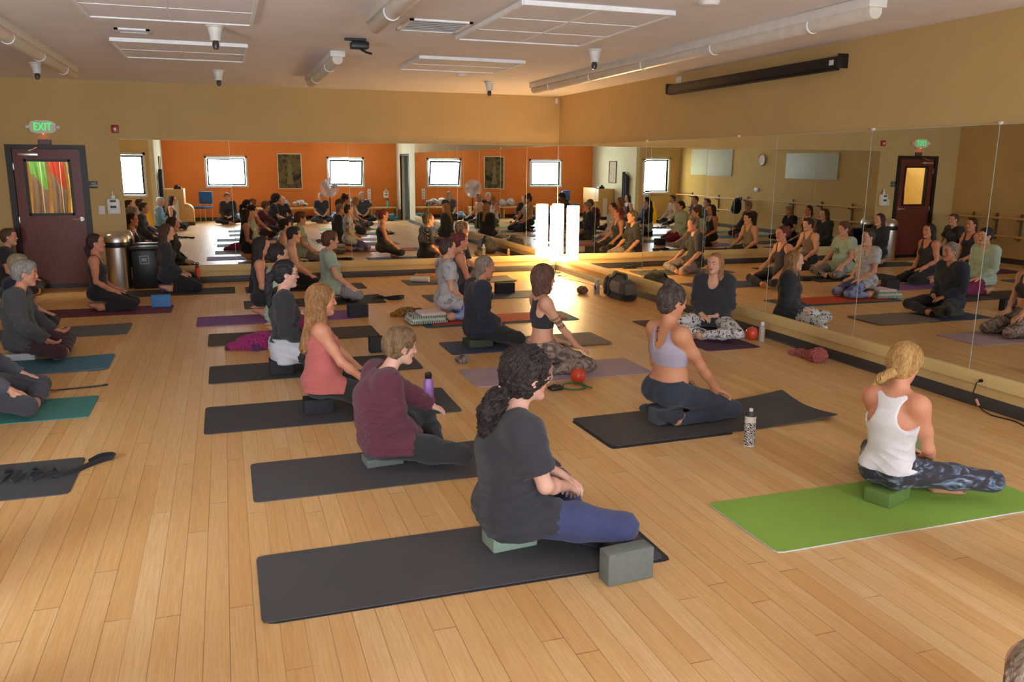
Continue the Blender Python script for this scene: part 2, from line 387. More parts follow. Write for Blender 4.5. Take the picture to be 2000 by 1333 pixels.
def np_mesh(name, P, Q, mats, mi=None, parent=None, loc=None):
    me = bpy.data.meshes.new(name); n, m = len(P), len(Q)
    me.vertices.add(n); me.vertices.foreach_set('co', np.ascontiguousarray(P, F32).ravel())
    me.loops.add(m*4); me.loops.foreach_set('vertex_index', np.ascontiguousarray(Q, np.int32).ravel())
    me.polygons.add(m); me.polygons.foreach_set('loop_start', np.arange(0, m*4, 4, dtype=np.int32))
    for mt in (mats if isinstance(mats, (list, tuple)) else [mats]): me.materials.append(mt)
    if mi is not None: me.polygons.foreach_set('material_index', mi.astype(np.int32))
    me.polygons.foreach_set('use_smooth', np.ones(m, bool))
    me.update(); me.validate()
    o = bpy.data.objects.new(name, me); COL.objects.link(o)
    if parent: o.parent = parent
    if loc is not None: o.location = loc
    return o
def implicit(name, prims, ax, mats, parent=None, cuts=(), disp=None, relax=1, mi_fn=None):
    d, s = field(prims, ax, cuts=cuts, disp=disp); P, Q = nets(d, s, relax)
    if not len(Q): return None
    mi = mi_fn(P[Q].mean(1)) if mi_fn else None
    return np_mesh(name, P, Q, mats, mi, parent)
def waves(seed, amp, wl, dirs=5, stretch=(1, 1, 1), ridge=.5):
    r = np.random.RandomState(seed); K = r.normal(size=(dirs, 3)); K /= np.linalg.norm(K, axis=1)[:, None]
    K = K * (2*np.pi / (wl * r.uniform(.7, 1.6, dirs)))[:, None] * np.array(stretch); ph = r.uniform(0, 6.28, dirs)
    def f(x, y, z):
        t = 0
        for i in range(dirs):
            w = np.sin(K[i, 0]*x + K[i, 1]*y + K[i, 2]*z + ph[i] + 1.3*np.sin(K[(i+1) % dirs, 0]*x*.5 + K[(i+1) % dirs, 1]*y*.5 + K[(i+1) % dirs, 2]*z*.5))
            t = t + (1-ridge)*w + ridge*(1 - 2*np.abs(w))
        return amp * t / math.sqrt(dirs)
    return f

def folds(seed, amp, zref=0., drape=1.):
    r = np.random.RandomState(seed); lowf = waves(seed+1, amp*.55, .20, 4, ridge=0.); ph = r.uniform(0, 6.28, 8); fz = 2*np.pi/r.uniform(.075, .11); fd = 2*np.pi/r.uniform(.13, .18)
    def f(x, y, z):
        zz = z - zref; wv = lowf(x, y, z)
        a = np.sin(fz*z + 14*x*np.sin(ph[0]) + 16*y*np.cos(ph[1]) + 1.9*np.sin(9*y + 7*x + ph[2]) + ph[3])
        b = np.sin(fd*(z*.75 + y*.6 - x*.3) + 1.6*np.sin(11*x - 8*z + ph[4]) + ph[5])
        m1 = np.clip(np.sin(9*x + 8*y + 6*z + ph[6])*1.2 + .15, 0, 1)*np.clip(1.25 - np.abs(zz-.12)*2.6, .12, 1)
        m2 = np.clip(np.sin(-7*x + 9*y + 5*z + ph[7])*1.1 + .3, 0, 1)
        return wv - amp*drape*(1.15*m1*np.exp(-(a/.45)**2) + .9*m2*np.exp(-(b/.35)**2)) + amp*.5*m1
    return f
def strands(name, root, mat, d, s, starts, dirfn, n, step, off=.0015, r=.0016, wob=None, seed=0):
    """comb polylines over an implicit surface (d sampled on axes s)"""
    P = np.array(starts, float); S = [np.asarray(a, float) for a in s]
    def samp(p):
        f = []; 
        for i in range(3):
            k = np.clip(np.searchsorted(S[i], p[:, i])-1, 0, len(S[i])-2); f.append((k, np.clip((p[:, i]-S[i][k])/(S[i][k+1]-S[i][k]), 0, 1)))
        v = 0
        for o in OFFS:
            w = 1; idx = []
            for i in range(3): k, t = f[i]; w = w*(t if o[i] else 1-t); idx.append(k+o[i])
            v = v + w*d[tuple(idx)]
        return v
    def grad(p):
        e = .004; g = np.stack([samp(p+np.eye(3)[i]*e)-samp(p-np.eye(3)[i]*e) for i in range(3)], -1); return g/(np.linalg.norm(g, axis=1)[:, None]+1e-9)
    def proj_(p, o):
        for _ in range(3): p = p - grad(p)*np.clip(samp(p)-o, -.03, .03)[:, None]
        return p
    P = proj_(P, off); path = [P]; rnd = np.random.RandomState(seed); ph = rnd.uniform(0, 6.28, len(P)); am = rnd.uniform(.4, 1., len(P)); oo = off*(.4+1.2*rnd.rand(len(P)))
    for k in range(n):
        D = dirfn(P, k); D = D/(np.linalg.norm(D, axis=1)[:, None]+1e-9); g = grad(P); D = D - g*(D*g).sum(1)[:, None]; D /= np.linalg.norm(D, axis=1)[:, None]+1e-9
        if wob: D = D + np.cross(D, g)*(wob[0]*am*np.sin(wob[1]*k + ph))[:, None]
        P = proj_(P + D*step, oo); path.append(P)
    A = np.stack(path, 1); mb = MB()
    for q in A: mb.tube(list(q), [r*.6] + [r]*(len(q)-2) + [r*.3], seg=4, caps=False)
    return mb.build(name, mat, root)
# ---------------------------------------------------------------- people
def ik(S, W, l1, l2, pole):
    v = W - S; D = np.linalg.norm(v); 
    if D > (l1+l2)*.999: l1, l2 = l1*D/(l1+l2)*1.001, l2*D/(l1+l2)*1.001
    u = v / D; a = (l1*l1 - l2*l2 + D*D) / (2*D); h = math.sqrt(max(0, l1*l1 - a*a))
    p = np.asarray(pole, float); p = p - u*(p @ u); return S + u*a + nrm(p)*h
def hand_prims(W, d, n, side, s=1., curl=.35, spread=.12, grip=False):
    """W wrist, d pointing direction, n palm normal (out of the palm), side=+1 when the thumb lies towards cross(n,d)"""
    d = nrm(d); n = nrm(np.asarray(n, float) - d*(np.asarray(n, float) @ d)); l = np.cross(n, d)*side
    P = [rc(W - d*.02*s, W + d*.03*s, .024*s, .026*s, k=.015, flat=n, f=.75),
         rc(W + d*.025*s + l*.012*s, W + d*.080*s + l*.020*s, .020*s, .019*s, k=.012, flat=n, f=.62),
         rc(W + d*.025*s - l*.010*s, W + d*.074*s - l*.020*s, .020*s, .018*s, k=.012, flat=n, f=.62)]
    for i, (off, L) in enumerate(((.029, .070), (.010, .080), (-.009, .074), (-.027, .058))):
        b = W + d*(.086 - abs(off-.005)*.28)*s + l*off*s; dd = nrm(d + l*off*spread*12); p = b - dd*.012*s
        c = curl*(1 + .15*i)
        for j, fr in enumerate((.46, .30, .24)):
            a = c*(j*.9 + .35); dj = nrm(dd*math.cos(a) + n*math.sin(a)); e = p + dj*(L*fr + (.012 if j == 0 else 0))*s
            P.append(rc(p, e, (.0098 - .0009*j)*s, (.0090 - .0012*j)*s, k=.003)); p = e
    t0 = W + d*.022*s + l*.020*s; td = nrm(d*.75 + l*.75 + n*.25); t1 = t0 + td*.036*s; t2 = t1 + nrm(d*1. + l*(.25 if not grip else -.3) + n*.3)*.030*s
    t3 = t2 + nrm(d*1. + l*(0. if not grip else -.6) + n*.35)*.022*s
    P += [rc(t0, t1, .0155*s, .0115*s, k=.012), rc(t1, t2, .0112*s, .010*s, k=.003), rc(t2, t3, .010*s, .0085*s, k=.003)]
    return P
def foot_prims(A, d, up, s=1., toes=True, side=1):
    """A ankle, d heel-to-toe direction, up instep direction, side=+1: big toe towards cross(up,d)"""
    d = nrm(d); up = nrm(np.asarray(up, float) - d*(np.asarray(up, float) @ d)); l = np.cross(up, d)*side
    P = [rc(A - d*.028*s - up*.035*s, A + d*.01*s, .028*s, .033*s, k=.03), rc(A + d*.005*s - up*.012*s, A + d*.125*s - up*.042*s, .034*s, .024*s, k=.03, flat=l, f=1.05),
         rc(A - d*.02*s - up*.045*s, A + d*.12*s - up*.050*s, .027*s, .021*s, k=.02, flat=l, f=1.35)]
    for i, (o, L, r) in enumerate(((.026, .050, .0125), (.009, .047, .0088), (-.005, .042, .0082), (-.018, .036, .0078), (-.030, .029, .0074))):
        b = A + d*.125*s - up*.052*s + l*o*s
        if toes: P.append(rc(b, b + d*L*s, r*s, r*.92*s, k=.004))
    if not toes: P.append(rc(A + d*.12*s - up*.05*s, A + d*.155*s - up*.052*s, .022*s, .018*s, k=.02, flat=l, f=1.4))
    return P
def head_prims(C, H, s=1., male=False):
    g = lambda x, y, z: C + H @ (V(x, y, z)*s)
    e = lambda c, r, k=.02, op='u': el(g(*c), V(*r)*s, k, H, op)
    c_ = lambda a, b, r1, r2, k=.015, **kw: rc(g(*a), g(*b), r1*s, r2*s, k, **kw)
    P = [e((-.012, 0, .028), (.095, .075, .088)), e((.022, 0, -.028), (.062, .057, .082), .03), e((.040, 0, .040), (.048, .058, .045), .03)]
    jw = .050 if male else .044
    for y in (1, -1):
        P += [c_((.000, y*jw, -.050), (.054, y*.012, -.096), .021, .017, .03), e((.052, y*.034, -.024), (.026, .022, .022), .02)]
    P += [e((.066, 0, -.098), (.019, .021, .017), .018)]
    for y in (1, -1): P += [e((.096, y*.031, .004), (.017, .019, .0125), .014, 's')]
    for y in (1, -1): P += [e((.0735, y*.031, .002), (.0135, .0145, .0125), .003), c_((.082, y*.014, .020), (.073, y*.044, .021), .007, .006, .012)]
    P += [c_((.083, 0, .012), (.1005, 0, -.026), .0075, .0105, .012), e((.095, .010, -.031), (.011, .0075, .0065), .006), e((.095, -.010, -.031), (.011, .0075, .0065), .006)]
    P += [e((.0815, 0, -.055), (.0125, .022, .0062), .004), e((.0795, 0, -.0655), (.0125, .019, .0068), .004)]
    for y in (1, -1):
        M = H @ rot(0, -.15, 0)
        P += [el(g(-.010, y*.076, -.004), V(.019, .0085, .031)*s, .004, M), el(g(-.004, y*.085, -.001), V(.010, .006, .018)*s, .004, M, 's')]
    return P
def skin_regions(C, H, s, sub=True):
    def f(c):
        q = (c - C) @ H / s; x, y, z = q.T; ay = np.abs(y); m = np.zeros(len(c), int)
        m[(np.abs(z + .0605) < .0105 - .32*ay) & (ay < .0245) & (x > .078)] = 1
        bz = .0225 + .010*np.sin(np.clip((ay - .012)/.036, 0, 1)*2.6); m[(np.abs(z - bz + .001) < .0032) & (ay > .011) & (ay < .047) & (x > .055)] = 2
        lz = -.003 - .0035*np.sin(np.clip((ay - .018)/.027, 0, 1)*3.14); m[(np.abs(z - lz) < .0019) & (ay > .017) & (ay < .046) & (x > .06)] = 2
        return m
    return f
def person(label, pos, yaw, s=.93, zs=.09, pose='cross', hands='knees', lean=0., slouch=.2, head=(0, 0), w=1., dp=1., bust=.5, belly=0., male=False,
           skin='light', hair=None, top=None, bottom=None, feet='bare', res=(.011, .006), knees=None, arms=None, glasses=None, tilt=0., ink=None, feetpos=None, group='people seated on yoga mats', seat_z=0.):
    root = bpy.data.objects.new('person', None); COL.objects.link(root)
    root.location = (pos[0], pos[1], MAT_T if seat_z == 0 else seat_z); root.rotation_euler = (0, 0, yaw)
    root['label'] = label; root['category'] = 'person'; root['group'] = group
    L = lambda x, y, z: V(x, y, z)*s + V(0, 0, zs)      # torso space, above the seat
    def sp(x, y, z):                                     # spine-following point
        zz = max(0, z-.10); return L(x + zz*math.tan(lean) - slouch*.10*math.sin(min(1, zz/.5)*3.14) + slouch*.05*(zz/.5)**2, y + tilt*zz, z)
    yv = V(0, 1, 0)
    hipz = .10
    tor = [el(L(.005, 0, .115), V(.115*dp, .165*w, .112)*s, .04), el(L(-.04, .075*w, .098), V(.098*dp, .098*w, .098)*s, .03), el(L(-.04, -.075*w, .098), V(.098*dp, .098*w, .098)*s, .03),
           rc(sp(0, 0, .13), sp(.005, 0, .26), .105*s*dp, .086*s*dp, .04, yv, 1.38*w/dp), rc(sp(.005, 0, .26), sp(.0, 0, .41), .086*s*dp, .104*s*dp, .04, yv, 1.38*w/dp),
           rc(sp(.0, 0, .41), sp(-.008, 0, .495), .104*s*dp, .080*s, .04, yv, 1.45*w/dp), rc(sp(-.012, -.115*w, .535), sp(-.012, .115*w, .535), .050*s, .050*s, .045)]
    if bust: tor += [el(sp(.075*dp, y*.066*w, .395), V(.050, .060, .055)*s*(.8+.35*bust), .03) for y in (1, -1)]
    if belly: tor += [el(sp(.05*dp, 0, .22), V(.07+.05*belly, .13*w, .11)*s, .05)]
    sy = (.178 if male else .163)*(.6+.4*w)
    S = {1: sp(-.012, sy, .538), -1: sp(-.012, -sy, .538)}
    nk = .060 if male else .050
    Hc = sp(.022 + .02*slouch, 0, .752) + V(.01*head[1], 0, 0); Hm = rot(head[0], head[1] + lean*.3)
    nb = sp(-.006, 0, .575); nt = Hc + Hm @ (V(-.022, 0, -.055)*s)
    neck = [rc(nb, nt, nk*1.08*s, nk*.98*s, .03)] + [rc(sp(-.006, y*.035, .592), sp(-.014, y*.135*w, .552), .034*s, .034*s, .035) for y in (1, -1)]
    hd = head_prims(Hc, Hm, s, male)
    # arms
    Wt = {}; A = {}; arm_u, arm_f, hnd = [], [], []
    if pose == 'cross': K = {1: V(.34, .33, .105), -1: V(.34, -.33, .105)}
    else: K = {1: V(.41, .13, .075), -1: V(.41, -.13, .075)}
    for y in (1, -1): K[y][:2] *= s; K[y] = K[y]
    if knees:
        for y in (1, -1): K[y] = V(*knees[0 if y == 1 else 1])
    hip = {y: L(.01, y*.088*w, hipz) for y in (1, -1)}
    for y in (1, -1):
        mode = hands if isinstance(hands, str) else hands[0 if y == 1 else 1]
        if mode == 'knees': W, d, n = hip[y]*.30 + K[y]*.70 + V(-.01, 0, .093*s), V(1, .35*y, -.42), V(.1, 0, -1)
        elif mode == 'knees_up': W, d, n = hip[y]*.25 + K[y]*.75 + V(-.02, 0, .088*s), V(1, .5*y, -.25), V(.15, -.1*y, 1)
        elif mode == 'thighs': W, d, n = hip[y]*.52 + K[y]*.48 + V(-.02, -.01*y, .108*s), V(1, -.12*y, -.16), V(.1, 0, -1)
        elif mode == 'lap': W, d, n = L(.175, y*.085, .155), V(.45, -1*y, -.35), V(-.3, 0, 1 if y == 1 else -1)
        elif mode == 'lap_low': W, d, n = L(.215, y*.075, .115), V(.75, -.7*y, -.40), V(-.2, -.2*y, -1)
        else: W, d, n = [V(*q) for q in mode]
        l1, l2 = .275*s, .245*s
        E = ik(S[y], W, l1, l2, V(-.75, .55*y, -.35) if not arms else V(*arms[0 if y == 1 else 1]))
        ra = (1.12 if male else 1.)*(.55+.45*w)
        arm_u.append([el(S[y]-V(0, y*.012, .012)*s, .052*s*ra, .05), rc(S[y]-V(0, y*.006, 0)*s, S[y]*.4+E*.6, .046*s*ra, .041*s*ra, .045), rc(S[y]*.4+E*.6, E, .041*s*ra, .034*s*ra, .02)])
        arm_f.append([rc(E, E*.65+W*.35, .034*s*ra, .036*s*ra, .02), rc(E*.65+W*.35, W, .036*s*ra, .022*s*ra, .02), rc(E*.2+W*.8, W, .024*s, .022*s, .02, n, .85)])
        hnd.append(hand_prims(W, d, n, -y if n[2] < 0 else y, s*.98, curl=.30 if mode in ('knees', 'thighs') else .5))
        Wt[y] = W; A[y] = E
    # legs
    leg, shin, ft = [], [], []
    for y in (1, -1):
        k_ = K[y]; tr = .088*s*(.5+.5*w)
        leg += [rc(hip[y], hip[y]*.45+k_*.55, tr, .074*s*(.5+.5*w), .03), rc(hip[y]*.45+k_*.55, k_, .074*s*(.5+.5*w), .058*s, .03)]
        if pose == 'cross':
            Ak = V(.345, -.045, .052)*s if y == 1 else V(.215, .055, .052)*s
            Ak[2] = .050
            if knees: Ak = Ak + (k_ - V(.34, .33*y, .105)*s)*V(.6, .1, 0)
            fd, fu = V(-.25 if y == 1 else .35, -y, -.02), V(.75, 0, .65)
            if feetpos and feetpos[0 if y == 1 else 1]: Ak, fd = [V(*q) for q in feetpos[0 if y == 1 else 1]]; fu = V(.3, 0, 1)
            shin += [rc(k_, k_*.62+Ak*.38, .053*s, .052*s, .02), rc(k_*.62+Ak*.38, Ak, .052*s, .034*s, .02)]
            ft.append((Ak, fd, fu))
        else:
            Ak = V(.01, y*.115, .040); shin += [rc(k_, k_*.62+Ak*.38, .055*s, .054*s, .02), rc(k_*.62+Ak*.38, Ak, .053*s, .034*s, .02)]
            ft.append((Ak, V(-1, -.12*y, 0), V(0, 0, -1)))
    fts = []
    for (Ak, fd, fu), y in zip(ft, (1, -1)): fts.append(foot_prims(Ak, fd, fu, s*.95, toes=(feet == 'bare'), side=y if pose == 'cross' else -y))
    # lattice
    allp = tor + neck + hd + sum(arm_u, []) + sum(arm_f, []) + sum(hnd, []) + leg + shin + sum(fts, [])
    lo = np.min([q['lo'] for q in allp], 0) - .12; hi = np.max([q['hi'] for q in allp], 0) + .06; lo[2] = max(lo[2], -.01)
    fin = [[], [], []]
    hb = [(Hc[i] - (.13, .10, .14)[i]*s, Hc[i] + (.13, .10, .14)[i]*s) for i in range(3)]
    for i in range(3):
        fin[i].append(hb[i])
        if res[1] < .006:
            for hp in hnd: fin[i].append((min(q['lo'][i] for q in hp), max(q['hi'][i] for q in hp)))
    ax = [axis(lo[i], hi[i], res[0], fin[i], res[1]) for i in range(3)]
    sk = SKIN[skin]
    body = tor + neck + hd[:]
    # head first so that its cuts do not bite the torso
    body = hd + neck + tor + sum(arm_u, []) + sum(arm_f, []) + sum(hnd, []) + leg + shin + sum(fts, [])
    reg = skin_regions(Hc, Hm, s)
    def mif(c):
        m = reg(c)
        if ink: m[ink(c, sp, S, A)] = 3
        return m
    bcut = [('box', (-.02, 0), (.135, .13 if pose == 'cross' else .082, zs-.009))]      # the seat presses flat on its block
    implicit('body', body, ax, sk, root, cuts=[('plane', (0, 0, .002), (0, 0, -1))] + bcut, mi_fn=mif)
    seed = int(abs(pos[0]*131 + pos[1]*57)) % 9973
    # trousers
    if bottom:
        off = bottom.get('off', .006); a0 = bottom.get('ankle', .9)
        pr = grow(tor[:4], off) + grow(leg, off) 
        for i in (0, 2):
            Ak = ft[i//2][0]; k_ = K[1 if i == 0 else -1]; dr = nrm(Ak-k_); end = k_ + (Ak-k_)*a0
            pr += grow([dict(shin[i]), dict(shin[i+1], clip=[(end, dr)])], off)
        wz = bottom.get('waist', .21)
        cuts = [('plane', L(0, 0, wz), (-.12, 0, 1)), ('plane', (0, 0, .004), (0, 0, -1))] + bcut
        implicit(bottom.get('name', 'leggings'), pr, ax, bottom['mat'], root, cuts=cuts, disp=folds(seed+3, .0022 if off < .01 else .0055))
    # top
    if top:
        kd = top['kind']; off = top.get('off', .007); hem = top.get('hem', .09)
        if kd in ('tank', 'racer', 'bra', 'strap'): pr = grow(tor, off) + ([] if kd != 'tank' else grow(neck[1:], off*.7))
        else: pr = grow(tor, off) + grow(neck[1:], off)
        bo = (bottom or {}).get('off', .006) + .007
        if hem < .12 and kd in ('tee', 'long', 'strap'): pr += grow(tor[:3], max(off, bo)) + [rc(hip[y], hip[y]*.72+K[y]*.28, .088*s*(.5+.5*w)+bo, .083*s*(.5+.5*w)+bo, .03, clip=[(L(.130*dp, 0, hem), (1, 0, -.35))]) for y in (1, -1)]
        cut0 = list(bcut)
        if top.get('hang'): pr += [rc(sp(-.0, 0, .40), L(.0, 0, .02), .105*s, .118*s + top['hang'], .05, yv, 1.40*w)]
        cuts = cut0 + [('plane', L(0, 0, hem), (top.get('hs', .0), 0, -1))]
        if kd in ('tee', 'long', 'cardigan'):
            fr = top.get('sleeve', .62 if kd == 'tee' else .93)
            for i, y in enumerate((1, -1)):
                so = off + top.get('sleeve_off', .006)
                if kd == 'tee':
                    e = S[y] + (A[y]-S[y])*fr; dr = nrm(A[y]-S[y]); pr += grow([arm_u[i][0]], so, .06) + grow([dict(rc(S[y], A[y], .047*s, .046*s, .05), clip=[(e, dr)])], so+.006)
                else:
                    e = A[y] + (Wt[y]-A[y])*fr; dr = nrm(Wt[y]-A[y]); pr += grow(arm_u[i][:2], so, .06) + grow(arm_u[i][2:], so) + grow([dict(q, clip=[(e, dr)]) for q in arm_f[i][:2]], so)
            nr = top.get('neck', .012)
            cuts.append(('sub', rc(nb - V(0, 0, .0), nt + V(0, 0, .05), (nk*1.08 + nr)*s, (nk + nr + .02)*s)))
            if top.get('scoop'): cuts.append(('sub', el(sp(.10, 0, .56), V(.09, .05+.03*top['scoop'], .06+.05*top['scoop'])*s)))
        else:
            z0 = .60
            cuts.append(('sub', rc(sp(0, 0, .55), sp(0, 0, .75), (.082 if kd != 'strap' else .10)*s, .12*s)))
            cuts.append(('sub', el(sp(.11, 0, .56), V(.10, .075, .10 if kd != 'bra' else .12)*s)))
            if kd == 'tank': cuts.append(('sub', el(sp(-.10, 0, .56), V(.06, .07, .06)*s)))
            if kd in ('strap', 'bra'): cuts.append(('sub', el(sp(-.12, 0, .57), V(.10, .085, .15)*s)))
            for y in (1, -1):
                cuts.append(('sub', el(S[y] + V(0, y*.020, .0)*s, V(.12, .055 if kd != 'strap' else .06, .085)*s)))
                cuts.append(('sub', el(S[y] + V(0, y*.03, .05)*s, V(.12, .065, .10)*s)))
                if kd == 'racer': cuts.append(('sub', el(S[y] + V(-.09, -y*.012, -.045)*s, V(.085, .082, .115)*s)))
        dsp = folds(seed+11, top.get('amp', .0025 if off < .01 else .006), zs, 1. if off > .009 else .5)
        nm = {'tee': 'shirt', 'long': 'sweater', 'cardigan': 'cardigan', 'tank': 'tank_top', 'racer': 'tank_top', 'strap': 'tank_top', 'bra': 'sports_bra'}[kd]
        pf = top.get('print'); implicit(top.get('name', nm), pr, ax, [top['mat'], pf[0]] if pf else top['mat'], root, cuts=cuts, disp=dsp, mi_fn=(lambda c: pf[1]((c-sp(0, 0, .40))/s).astype(int)) if pf else None)
        if top.get('under'):
            implicit('undershirt', grow(tor[:4], .012) + [rc(L(0, 0, .16), L(-.01, 0, -.01), .118*s, .132*s, .05, yv, 1.42*w)] + [rc(hip[y], hip[y]*.72+K[y]*.28, .1*s, .095*s, .03) for y in (1, -1)], ax, top['under'], root,
                     cuts=[('plane', L(0, 0, -.045), (0, 0, -1)), ('plane', L(0, 0, .19), (0, 0, 1)), ('plane', L(.14, 0, .1), (1, 0, -.2))] + bcut, disp=folds(seed+5, .005, zs))
    if feet != 'bare':
        for fp, (Ak, fd, fu) in zip(fts, ft):
            implicit('sock', grow(fp, .004), ax, FOOT[feet], root, cuts=[('plane', (0, 0, .003), (0, 0, -1))])
    if hair: build_hair(root, hair, Hc, Hm, s, ax, sp, seed)
    if glasses: build_glasses(root, Hc, Hm, s, glasses)
    root['head'] = [float(v) for v in Hc]
    return root

def build_hair(root, h, C, H, s, ax, sp, seed):
    g = lambda x, y, z: C + H @ (V(x, y, z)*s)
    e = lambda c, r, k=.02, op='u': el(g(*c), V(*r)*s, k, H, op)
    st = h['style']; o = h.get('vol', .0)
    P = [e((-.018, 0, .034), (.101+o, .083+o, .094+o)), e((-.048, 0, -.010), (.062+o, .069+o, .080+o), .03)]
    P += [e((.090, 0, -.034), (.075, .085, .088), .010, 's')]
    if st in ('pony', 'bun', 'short', 'curlpony', 'braid'):
        for y in (1, -1): P.append(e((.012, y*.088, -.018), (.034, .024, .040), .008, 's'))
    wig = 1
    if st in ('pony', 'curlpony'):
        pts = h.get('pts', [(-.10, 0, .03), (-.14, 0, -.02), (-.135, 0, -.10), (-.115, 0, -.20)]); rr = h.get('r', [.022, .034, .032, .018])
        P += [rc(g(*a), g(*b), r1*s, r2*s, .02) for a, b, r1, r2 in zip(pts[:-1], pts[1:], rr[:-1], rr[1:])]
    if st == 'bun':
        bp = h.get('at', (-.03, 0, .135)); br = h.get('br', .042); P += [e(bp, (br, br, br*.85), .012), e((bp[0]+.012, .012, bp[2]+.016), (br*.6,)*3, .006)]
    if st == 'long':
        Lz = h.get('len', .34)
        for y in (1, -1): P.append(rc(g(-.015, y*.062, .02), g(-.035, y*.066, -.13), (.030+o)*s, (.034+o)*s, .03))
        P += [rc(g(-.055, 0, .0), g(-.075, 0, -.13), .060*s, .052*s, .03, H[:, 1], 1.35),
              rc(g(-.072, 0, -.13), sp(-.125, 0, .752-Lz), .048*s, (.030 if h.get('thin') else .040)*s, .03, V(0, 1, 0), 1.9 if not h.get('thin') else 1.4)]
        if h.get('front'):
            for y in (1, -1): P += [rc(g(-.01, y*.075, -.06), g(.005, y*.098, -.17), .024*s, .028*s, .02), rc(g(.005, y*.098, -.17), sp(.055, y*.10, .752-Lz*.9), .028*s, .014*s, .02)]
    if st == 'bob':
        z = h.get('z', -.12)
        P += [rc(g(-.03, 0, .0), g(-.035, 0, z), .078*s, .074*s, .03, H[:, 1], 1.12)]
        for y in (1, -1): P.append(rc(g(.01, y*.068, .0), g(.012, y*.076, z), .026*s, .026*s, .02))
        P.append(e((.100, 0, -.045), (.060, .062, .10), .01, 's'))
    cuts = []
    if st == 'short':
        P += [e((.030, 0, .095), (.055, .058, .030), .02)]
        cuts.append(('plane', g(-.06, 0, h.get('nape', -.085)), H @ V(-.25, 0, -1)))
    f = h.get('freq', 34)
    def disp(x, y, z):
        q = (np.stack([x, y, z], -1) - C) @ H / s; X, Y, Z = q.T
        if st in ('pony', 'curlpony', 'bun', 'braid'): u = np.arctan2(Y, Z + .25*(X+.1)) if st != 'bun' else np.arctan2(Y, X+.02)
        else: u = np.arctan2(Y, X + .02)
        hd = np.clip((Z + .11)/.05, 0, 1)
        a = .0018*np.sin(u*f + 4*np.sin(Z*38+1) ) + .0016*np.sin(u*f*.43 + 2 + 3*np.sin(Z*17))
        b = .0028*np.sin(Y*420 + 5*np.sin(Z*26) + 2*np.sin(X*60)) + .003*np.sin(Y*150 + X*120 + 3*np.sin(Z*19+.6))
        return a*hd + b*(1-hd)
    dsp = disp
    if h.get('curl'):
        wv = waves(seed+7, h['curl'], h.get('cwl', .03), dirs=6, ridge=.6); dsp = lambda x, y, z: disp(x, y, z)*.5 + wv(x, y, z)
    hm = HAIR(h['col'], h.get('hi')); hairo = implicit('hair', P, ax, hm, root, cuts=cuts, disp=dsp)
    if h.get('strands'):
        d_, s_ = field(P, ax, cuts=cuts); N = h['strands']; rn = np.random.RandomState(seed); st0 = []
        while len(st0) < N:
            a = rn.uniform(-PI, PI); ph_ = rn.uniform(.05, 1.5)
            if abs(a) < .75 and ph_ > .9: continue
            st0.append(g(-.018 + .10*math.sin(ph_)*math.cos(a), .085*math.sin(ph_)*math.sin(a), .034 + .098*math.cos(ph_)))
        dn = -H[:, 2]; T0 = g(*h['pts'][0]) if 'pts' in h else g(*h.get('at', (-.10, 0, 0)))
        if st in ('pony', 'curlpony'): fn = lambda p, k: np.where((np.linalg.norm(T0-p, axis=1) < .035)[:, None], np.array([[-.3, 0, -1.]]), T0-p)
        elif st == 'bun': fn = lambda p, k: T0-p
        else: fn = lambda p, k: np.tile(np.array([-.25, 0, -1.]), (len(p), 1)) + (p - C)*np.array([0, 3., 0])*max(0, 1-k/6) + np.array([[-.4, 0, 0]])*max(0, 1-k/8)
        n = h.get('n', 16); strands('loose_strands', hairo, hm, d_, s_, st0, fn, n, h.get('step', .012), .0022, h.get('sr', .0019), h.get('wob', (.25, .9)), seed)
    if h.get('curls'):
        rn = np.random.RandomState(seed+1); mb = MB(); pp = [g(*q) for q in h['pts']]; rr_ = h['r']; L_ = np.cumsum([0]+[np.linalg.norm(pp[i+1]-pp[i]) for i in range(len(pp)-1)])
        for k in range(h['curls']):
            t0 = rn.uniform(0, L_[-1]*.8); a0 = rn.uniform(0, 6.28); ln = rn.uniform(.05, .11); tw = rn.choice([-1, 1])*rn.uniform(110, 170); cr = rn.uniform(.004, .009); q = []
            for u in np.linspace(0, 1, 20):
                t = min(L_[-1]*1.04, t0+u*ln); i = min(len(pp)-2, int(np.searchsorted(L_, t, 'right'))-1); f_ = (t-L_[i])/(L_[i+1]-L_[i]); c_ = pp[i]*(1-f_)+pp[i+1]*f_; R_ = (rr_[i]*(1-f_)+rr_[i+1]*f_)*s + .001
                ax_ = nrm(pp[i+1]-pp[i]); e1 = nrm(np.cross(ax_, V(.1, 1, .2))); e2 = np.cross(ax_, e1); aa = a0 + .5*u; rad = e1*math.cos(aa)+e2*math.sin(aa); tg = np.cross(ax_, rad)
                q.append(c_ + rad*(R_ + cr*math.cos(tw*u*ln)) + tg*cr*math.sin(tw*u*ln))
            mb.tube(q, [.0014] + [.0024]*18 + [.001], seg=5, caps=False)
        mb.build('curls', hm, hairo)
    if h.get('band'):
        c, r = h['band'][0], h['band'][1]; n = H @ nrm(V(*h['band'][2])); ring_tube('hair_tie', g(*c), n, r*s, .007*s, h['band'][3], root)
def ring_tube(name, c, n, r, t, mat, parent, seg=24):
    n = nrm(n); u = nrm(np.cross(n, V(0, .3, 1) if abs(n[2]) < .9 else V(1, 0, 0))); w = np.cross(n, u)
    return tube(name, [c + r*(u*math.cos(a) + w*math.sin(a)) for a in np.linspace(0, 2*math.pi, seg, endpoint=False)], t, mat, parent, closed=True)
